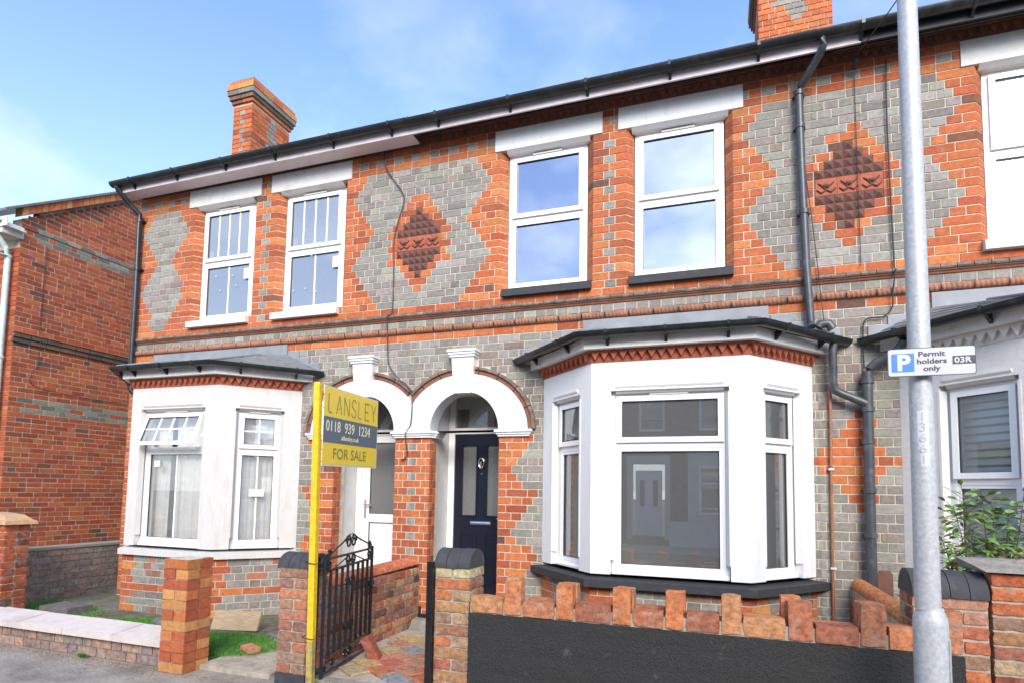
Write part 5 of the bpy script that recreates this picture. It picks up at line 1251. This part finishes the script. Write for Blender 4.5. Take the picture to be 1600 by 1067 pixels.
for _ in range(5200):
    x = rr.uniform(-4.5, .1); y = -2.06 - abs(rr.gauss(0, .11)) if rr.random() < .75 else rr.uniform(-2.9, -2.06); a = rr.uniform(0, 6.28); s_ = rr.uniform(.003, .013)
    if x > -.78 and y > -2.08: continue
    b.face([(x, y, .003), (x + s_ * math.cos(a), y + s_ * math.sin(a), .004), (x + s_ * math.cos(a + 1), y + s_ * math.sin(a + 1), .008)])
tag(b.build('debris', 'debris'), 'dry leaf litter and grit along the foot of the low wall', 'litter', kind='stuff')

# ------------------------------------------------------------ gate
gt = thing('garden_gate', (.38, -1.97, 0), 'black wrought iron garden gate with scrolls standing open', 'gate')
GA = Vector((.375, -1.965)); GB = Vector((.170, -1.005)); GL = (GB - GA).length; GF = FR(GA.x, GA.y, GB.x - GA.x, GB.y - GA.y)
def bar(name, pts, r=.008, par=gt, sq=True):
    b = MB(); b.tube(pts, r, 4 if sq else 6); return b.build(name, 'metal_black', par)
zt, zb_ = .855, .185
bar('stile', [GF.p(0, .06, 0), GF.p(0, .93, 0)], .016); bar('stile', [GF.p(GL, .03, 0), GF.p(GL, .95, 0)], .016)
bar('rail', [GF.p(0, .84, 0), GF.p(GL, .84, 0)], .011); bar('rail', [GF.p(0, .21, 0), GF.p(GL, .18, 0)], .011); bar('rail', [GF.p(0, .085, 0), GF.p(GL, .05, 0)], .012)
bar('rail', [GF.p(0, .93, 0), GF.p(GL, .93, 0)], .010)
for i in range(8): u = GL * (i + 1) / 9; bar('bar', [GF.p(u, .20, 0), GF.p(u, .84, 0)], .0145)
def scroll(cu, cz, r, sg, turns=1.4, start=0, name='scroll'):
    pts = []
    for i in range(19):
        t = i / 18 * turns * 2 * math.pi; rr_ = r * (1 - .62 * i / 18); pts.append(GF.p(cu + sg * rr_ * math.cos(t + start), cz + rr_ * math.sin(t + start), 0))
    bar(name, pts, .0085, sq=False)
um = GL / 2
bar('crest', [GF.p(.05, .95, 0), GF.p(um - .18, 1.03, 0), GF.p(um - .02, 1.09, 0)], .007, sq=False); bar('crest', [GF.p(um + .02, 1.09, 0), GF.p(um + .2, 1.03, 0), GF.p(GL - .02, .96, 0)], .007, sq=False)
for sg in (1, -1):
    bar('brace', [GF.p(um, .93, 0), GF.p(um + sg * .30, .85, 0)], .006)
    scroll(um + sg * .055, 1.03, .055, sg); scroll(um + sg * .055, .89, .045, sg, start=math.pi)
    scroll(um + sg * (GL / 2 - .07), .965, .035, -sg); scroll(um + sg * (GL / 2 - .07), .885, .04, -sg, start=math.pi)
    scroll(um + sg * .045, .13, .038, sg); scroll(um + sg * .3, .13, .03, -sg); scroll(um + sg * .05, .70, .05, sg); scroll(um + sg * .05, .36, .05, sg, start=math.pi); bar('brace', [GF.p(um + sg * .01, .40, .014), GF.p(um + sg * .035, .53, .014), GF.p(um + sg * .01, .66, .014)], .007, sq=False)
box('latch', 'metal_black', gt, GF, GL - .04, GL + .03, .60, .64, -.02, .02)
gp = thing('gate_post', (.30, -1.99, 0), 'black steel hinge post beside the yellow sign pole', 'gate post')
b = MB(); b.box(FR(.305, -2.005), -.022, .022, -.02, .955, -.045, 0); b.build('post', 'metal_black', gp)
for z in (.9, .86, .12):
    b = MB(); b.tube([(.30, -1.985, z), (.37, -1.97, z)], .009, 6); b.build('hinge', 'metal_black', gp)
gp = thing('gate_post', (1.265, -1.98, 0), 'black steel latch post against the right gate pillar', 'gate post')
b = MB(); b.box(FR(1.257, -1.99), -.022, .024, -.02, .965, -.045, 0); b.build('post', 'metal_black', gp)
b = MB(); b.box(FR(1.257, -1.99), -.075, .03, .585, .61, .0005, .02); b.box(FR(1.257, -1.99), -.075, -.06, .6105, .66, .0006, .012); b.build('latch_catch', 'metal_black', gp)

# ------------------------------------------------------------ for-sale board
fs = thing('for_sale_board', (.39, -2.10, 0), 'yellow estate agent for sale board on a tall yellow wooden pole', 'sign')
pa, pb = Vector((.392, -2.105, -.05)), Vector((.352, -2.10, 2.245))
BFm = FR(.372, -2.09, .245 - .372, -1.125 + 2.07); hw = .023
def post(z0, z1, m, name):
    b = MB(); f0_ = (z0 + .05) / 2.295; f1_ = (z1 + .05) / 2.295; A = pa.lerp(pb, f0_); B_ = pa.lerp(pb, f1_); ux, uy = BFm.U; nx_, ny = BFm.N
    c4 = [(-hw, -hw), (hw, -hw), (hw, hw), (-hw, hw)]
    b.prism([(A.x + ux * p + nx_ * q, A.y + uy * p + ny * q, z0) for p, q in c4][::-1], [(B_.x + ux * p + nx_ * q, B_.y + uy * p + ny * q, z1) for p, q in c4][::-1]); b.build(name, m, fs)
post(-.05, .37, 'old_yellow', 'pole_foot'); post(.3702, 2.245, 'yellow_post', 'pole')
BL = .945; sl = .02; WF = .027
def bq(u0, u1, z0, z1, w0, w1, m, name):
    b = MB(); b.prism([BFm.p(u0, z0 + sl * u0, w0), BFm.p(u1, z0 + sl * u1, w0), BFm.p(u1, z1 + sl * u1, w0), BFm.p(u0, z1 + sl * u0, w0)], [BFm.p(u0, z0 + sl * u0, w1), BFm.p(u1, z0 + sl * u1, w1), BFm.p(u1, z1 + sl * u1, w1), BFm.p(u0, z1 + sl * u0, w1)]); return b.build(name, m, fs)
zb0, zt0 = 1.628, 2.232
bq(.0, BL, zb0, zt0, WF - .006, WF, 'sticker', 'board'); bq(.002, BL - .012, zb0 + .012, zt0 - .006, WF + .0005, WF + .0012, 'yellow_board', 'board_face'); bq(.002, BL - .012, 1.805, 2.000, WF + .002, WF + .0026, 'print_grey', 'number_strip')
TW = WF + .0030
def bt(t, size, m, u, z, sq): text('lettering', t, size, m, fs, BFm, u, z, TW, slope=sl, squash=sq)
for i, ch in enumerate('LANSLEY'):      # thin letters drawn as strokes
    x0 = .065 + i * .1235; wd = .083; z0, z1 = 2.035, 2.175
    S_ = {'L': [[(0, 1), (0, .12), (.12, 0), (.6, 0)]], 'A': [[(0, 0), (.5, 1), (1, 0)], [(.42, .28), (.58, .28)]], 'N': [[(0, 0), (0, 1), (1, 0), (1, 1)]], 'S': [[(.95, .85), (.7, 1), (.3, 1), (.05, .8), (.1, .6), (.85, .38), (.95, .18), (.7, 0), (.3, 0), (.0, .16)]], 'E': [[(.9, 1), (0, 1), (0, 0), (.9, 0)], [(.0, .5), (.7, .5)]], 'Y': [[(0, 1), (.5, .45), (1, 1)], [(.5, .45), (.5, 0)]]}[ch]
    m = MB()
    for line in S_:
        for (p, q) in zip(line, line[1:]):
            a = Vector((x0 + p[0] * wd, z0 + p[1] * (z1 - z0))); c = Vector((x0 + q[0] * wd, z0 + q[1] * (z1 - z0))); d = (c - a).normalized(); n_ = Vector((-d.y, d.x)) * .0042; a = a - d * .002; c = c + d * .002
            P4 = [a + n_, a - n_, c - n_, c + n_]; m.prism([BFm.p(v.x, v.y + sl * v.x, TW) for v in P4], [BFm.p(v.x, v.y + sl * v.x, TW + .0008) for v in P4])
    m.build('lettering', 'print_green', fs)
bt('0118  939  1234', .118, 'print_cream', .035, 1.893, .97); bt('ahlansley.co.uk', .052, 'print_cream', .28, 1.835, .95); bt('FOR SALE', .118, 'print_green', .15, 1.685, 1.14)
for z in (.93, .40):
    b = MB(); b.tube([(.40 - .07, -2.14, z - .003), (.42, -2.135, z - .012), (.44, -2.09, z), (.35, -1.97, z + .006), (.30, -1.98, z + .005), (.33, -2.14, z - .003)], .003, 5); b.build('tie_wire', 'metal_black', fs)
for z in (2.16, 2.06, 1.75, 1.66):
    b = MB(); b.tube([BFm.p(.0, z, .023), BFm.p(.0, z, .026)], .004, 6); b.build('screw', 'metal_black', fs)

# ------------------------------------------------------------ lamp post and parking sign
lp = thing('lamp_post', (4.1, -2.35, 0), 'galvanised grey lamp post with a thicker base in front of the right-hand houses', 'lamp post')
def lathe(prof, x, y, name, m, par, seg=28):
    b = MB()
    for r, z in prof:
        for k in range(seg): b.v.append((x + r * math.cos(2 * math.pi * k / seg), y + r * math.sin(2 * math.pi * k / seg), z))
    for i in range(len(prof) - 1):
        for k in range(seg): a = i * seg; b.f.append((a + k, a + (k + 1) % seg, a + seg + (k + 1) % seg, a + seg + k)); b.c.append((1, 1, 1))
    return b.build(name, m, par, smooth=True)
lathe([(.0725, -.02), (.0725, .86), (.070, .895), (.057, .925), (.055, .945)], 4.105, -2.35, 'base', 'galvanised', lp)
lathe([(.0545, .93), (.051, 1.6), (.0485, 2.4), (.0405, 5.2), (.038, 6.5)], 4.098, -2.35, 'shaft', 'galvanised', lp)
b = MB()     # access door on the base
sg = [R(a) for a in (-38, -30, -20, -10, 0, 8)]
for a0, a1 in zip(sg, sg[1:]):
    P4 = [(4.105 + r_ * math.cos(a), -2.35 + r_ * math.sin(a)) for r_, a in ((.0735, a0), (.0775, a0), (.0775, a1), (.0735, a1))]
    b.prism([(p[0], p[1], .25) for p in P4], [(p[0], p[1], .80) for p in P4])
b.build('access_door', 'galvanised', lp)
def wrap(t, z, size, m, zz=None): pass
b = MB()
for i in range(8):
    a0, a1 = R(-128 + i * 6.5), R(-128 + (i + 1) * 6.5); r_ = .0515
    b.prism([(4.1 + r_ * math.cos(a0), -2.35 + r_ * math.sin(a0), 1.615), (4.1 + r_ * math.cos(a1), -2.35 + r_ * math.sin(a1), 1.615), (4.1 + .049 * math.cos(a1), -2.35 + .049 * math.sin(a1), 1.615), (4.1 + .049 * math.cos(a0), -2.35 + .049 * math.sin(a0), 1.615)],
            [(4.1 + r_ * math.cos(a0), -2.35 + r_ * math.sin(a0), 1.885), (4.1 + r_ * math.cos(a1), -2.35 + r_ * math.sin(a1), 1.885), (4.1 + .049 * math.cos(a1), -2.35 + .049 * math.sin(a1), 1.885), (4.1 + .049 * math.cos(a0), -2.35 + .049 * math.sin(a0), 1.885)])
num = b.build('number_sticker', 'sticker', lp)
am = R(-102); NFr = FR(4.1 + .0545 * math.cos(am), -2.35 + .0545 * math.sin(am), -math.sin(am), math.cos(am))
NFr.N = (math.cos(am), math.sin(am))
for i, c in enumerate('13661'): text('number', c, .062, 'faint_ink', num, NFr, -.017, 1.835 - i * .052, -.002, extr=.0004)
sg_ = thing('parking_sign', (4.12, -2.42, 2.05), 'white parking sign reading Permit holders only on the lamp post', 'sign')
SF = FR(3.942, -2.425); sw, sh_ = .362, .137
def rrect(u0, u1, z0, z1, r, w0, w1, m, name):
    b = MB(); P_ = []
    for cx_, cz_, a0 in ((u1 - r, z1 - r, 0), (u0 + r, z1 - r, 90), (u0 + r, z0 + r, 180), (u1 - r, z0 + r, 270)):
        for k in range(5): a = R(a0 + k * 22.5); P_.append((cx_ + r * math.cos(a), cz_ + r * math.sin(a)))
    b.prism([SF.p(u, z, w0) for u, z in P_], [SF.p(u, z, w1) for u, z in P_]); return b.build(name, m, sg_)
zs0 = 2.048
rrect(0, sw, zs0, zs0 + sh_, .012, 0, .004, 'sign_black', 'plate'); rrect(.0035, sw - .0035, zs0 + .0035, zs0 + sh_ - .0035, .010, .0042, .0046, 'sign_white', 'face')
rrect(.016, .112, zs0 + .022, zs0 + .112, .004, .0048, .0052, 'sign_blue', 'parking_square')
text('lettering', 'P', .105, 'sticker', sg_, SF, .038, zs0 + .032, .0056, squash=1.05, bold=.004)
for t, u, z in (('Permit', .128, .094), ('holders', .122, .059), ('only', .148, .024)): text('lettering', t, .0345, 'sign_black', sg_, SF, u, zs0 + z, .0052, squash=1.18, bold=.0009)
rrect(.268, sw - .001, zs0 + .050, zs0 + .090, .001, .0048, .0056, 'sign_black', 'zone_box'); rrect(.272, sw - .02, zs0 + .094, zs0 + .103, .001, .0048, .0052, 'sticker', 'patch'); rrect(.272, sw - .016, zs0 + .037, zs0 + .047, .001, .0048, .0052, 'sticker', 'patch')
text('lettering', '03R', .038, 'sticker', sg_, SF, .275, zs0 + .057, .006, squash=1.12, bold=.0006)
b = MB(); b.box(FR(4.1, -2.35), -.056, .056, zs0 + .05, zs0 + .07, -.056, .072); b.build('clamp', 'galvanised', sg_)

# ------------------------------------------------------------ shrub
sh = thing('shrub', (4.72, -1.25, .05), 'leafy green shrub with a few orange leaves behind the right-hand wall', 'shrub')
rs = random.Random(12); stems = MB(); leaves = []; 
def leaf(b, p, d, L_, wd):
    d = d.normalized(); sd_ = d.cross(Vector((0, 0, 1))); sd_ = sd_.normalized() if sd_.length > .01 else Vector((1, 0, 0)); dr = Vector((0, 0, -1)); q_ = rs.uniform(-1.1, 1.1); sd_ = sd_ * math.cos(q_) + d.cross(sd_) * math.sin(q_)
    pts = [p, p + d * L_ * .35 + sd_ * wd, p + d * L_ * .75 + sd_ * wd * .6 + dr * L_ * .10, p + d * L_ + dr * L_ * .3, p + d * L_ * .75 - sd_ * wd * .6 + dr * L_ * .10, p + d * L_ * .35 - sd_ * wd]
    m1, m2 = p + d * L_ * .35 + dr * .004, p + d * L_ * .75 + dr * (L_ * .10 + .003)
    i = len(b.v); b.v += [tuple(q) for q in pts] + [tuple(m1), tuple(m2)]
    for f in ((0, 1, 6), (0, 6, 5), (1, 2, 7, 6), (6, 7, 4, 5), (2, 3, 7), (7, 3, 4)): b.f.append(tuple(i + q for q in f)); b.c.append((1, 1, 1))
lb = MB(); big = []
for (tx, ty, tz, bx_) in ((4.54, -1.3, 1.42, 4.68), (4.60, -1.28, 1.49, 4.69), (4.69, -1.3, 1.50, 4.70), (4.76, -1.25, 1.44, 4.71), (4.90, -1.3, 1.46, 4.73), (4.86, -1.2, 1.38, 4.72), (4.47, -1.3, 1.22, 4.62), (4.52, -1.35, 1.16, 4.64), (4.97, -1.3, 1.22, 4.80), (4.93, -1.35, 1.14, 4.78)):
    A = Vector((bx_, -1.25, .45)); B_ = Vector((tx, ty, tz)); pts = []
    for i in range(9):
        t = i / 8; q = A.lerp(B_, t) + Vector((math.sin(t * 3) * .02, 0, math.sin(t * math.pi) * .03)); pts.append(q)
    stems.tube(pts, .006, 5, r2=.002)
    for i in range(78):
        t = rs.uniform(.52, 1.0) if rs.random() < .85 else rs.uniform(.3, .6); q = pts[min(8, int(t * 8))].lerp(pts[min(8, int(t * 8) + 1)] if t < .99 else pts[8], t * 8 % 1)
        a = rs.uniform(0, 6.28); d = Vector((math.cos(a), math.sin(a), rs.uniform(-.5, .6) + (.5 if t > .95 else 0)))
        if rs.random() < .45:      # side twig carrying leaves
            e = q + d.normalized() * rs.uniform(.03, .09); stems.tube([q, e], .0018, 4); q = e
        big.append((q, d, rs.uniform(.05, .085), rs.uniform(.010, .016)))
stems.build('stems', 'stem', sh)
for n_, (q, d, L_, wd) in enumerate(big):
    if n_ % 37 == 5: b = MB(); leaf(b, q, d, L_, wd * 1.5); b.build('leaf', 'leaf_red', sh)
    elif n_ < 280: b = MB(); leaf(b, q, d, L_, wd); b.build('leaf', 'leaf', sh)
    else: leaf(lb, q, d, L_, wd)
o = lb.build('leaves', 'leaf', sh)
if o: o['kind'] = 'stuff'
b = MB()
for q in ((4.70, -1.70, 1.13), (4.73, -1.72, 1.135), (4.66, -1.69, 1.13), (4.71, -1.66, 1.15)): leaf(b, Vector(q), Vector((rs.uniform(-1, 1), rs.uniform(-1, 1), .2)), .05, .014)
tag(b.build('dead_leaves', 'leaf_red'), 'few orange dead leaves on the slab of the right-hand wall', 'leaves')
print('objects', len(bpy.data.objects), 'tris', sum(len(m.polygons) for m in bpy.data.meshes))
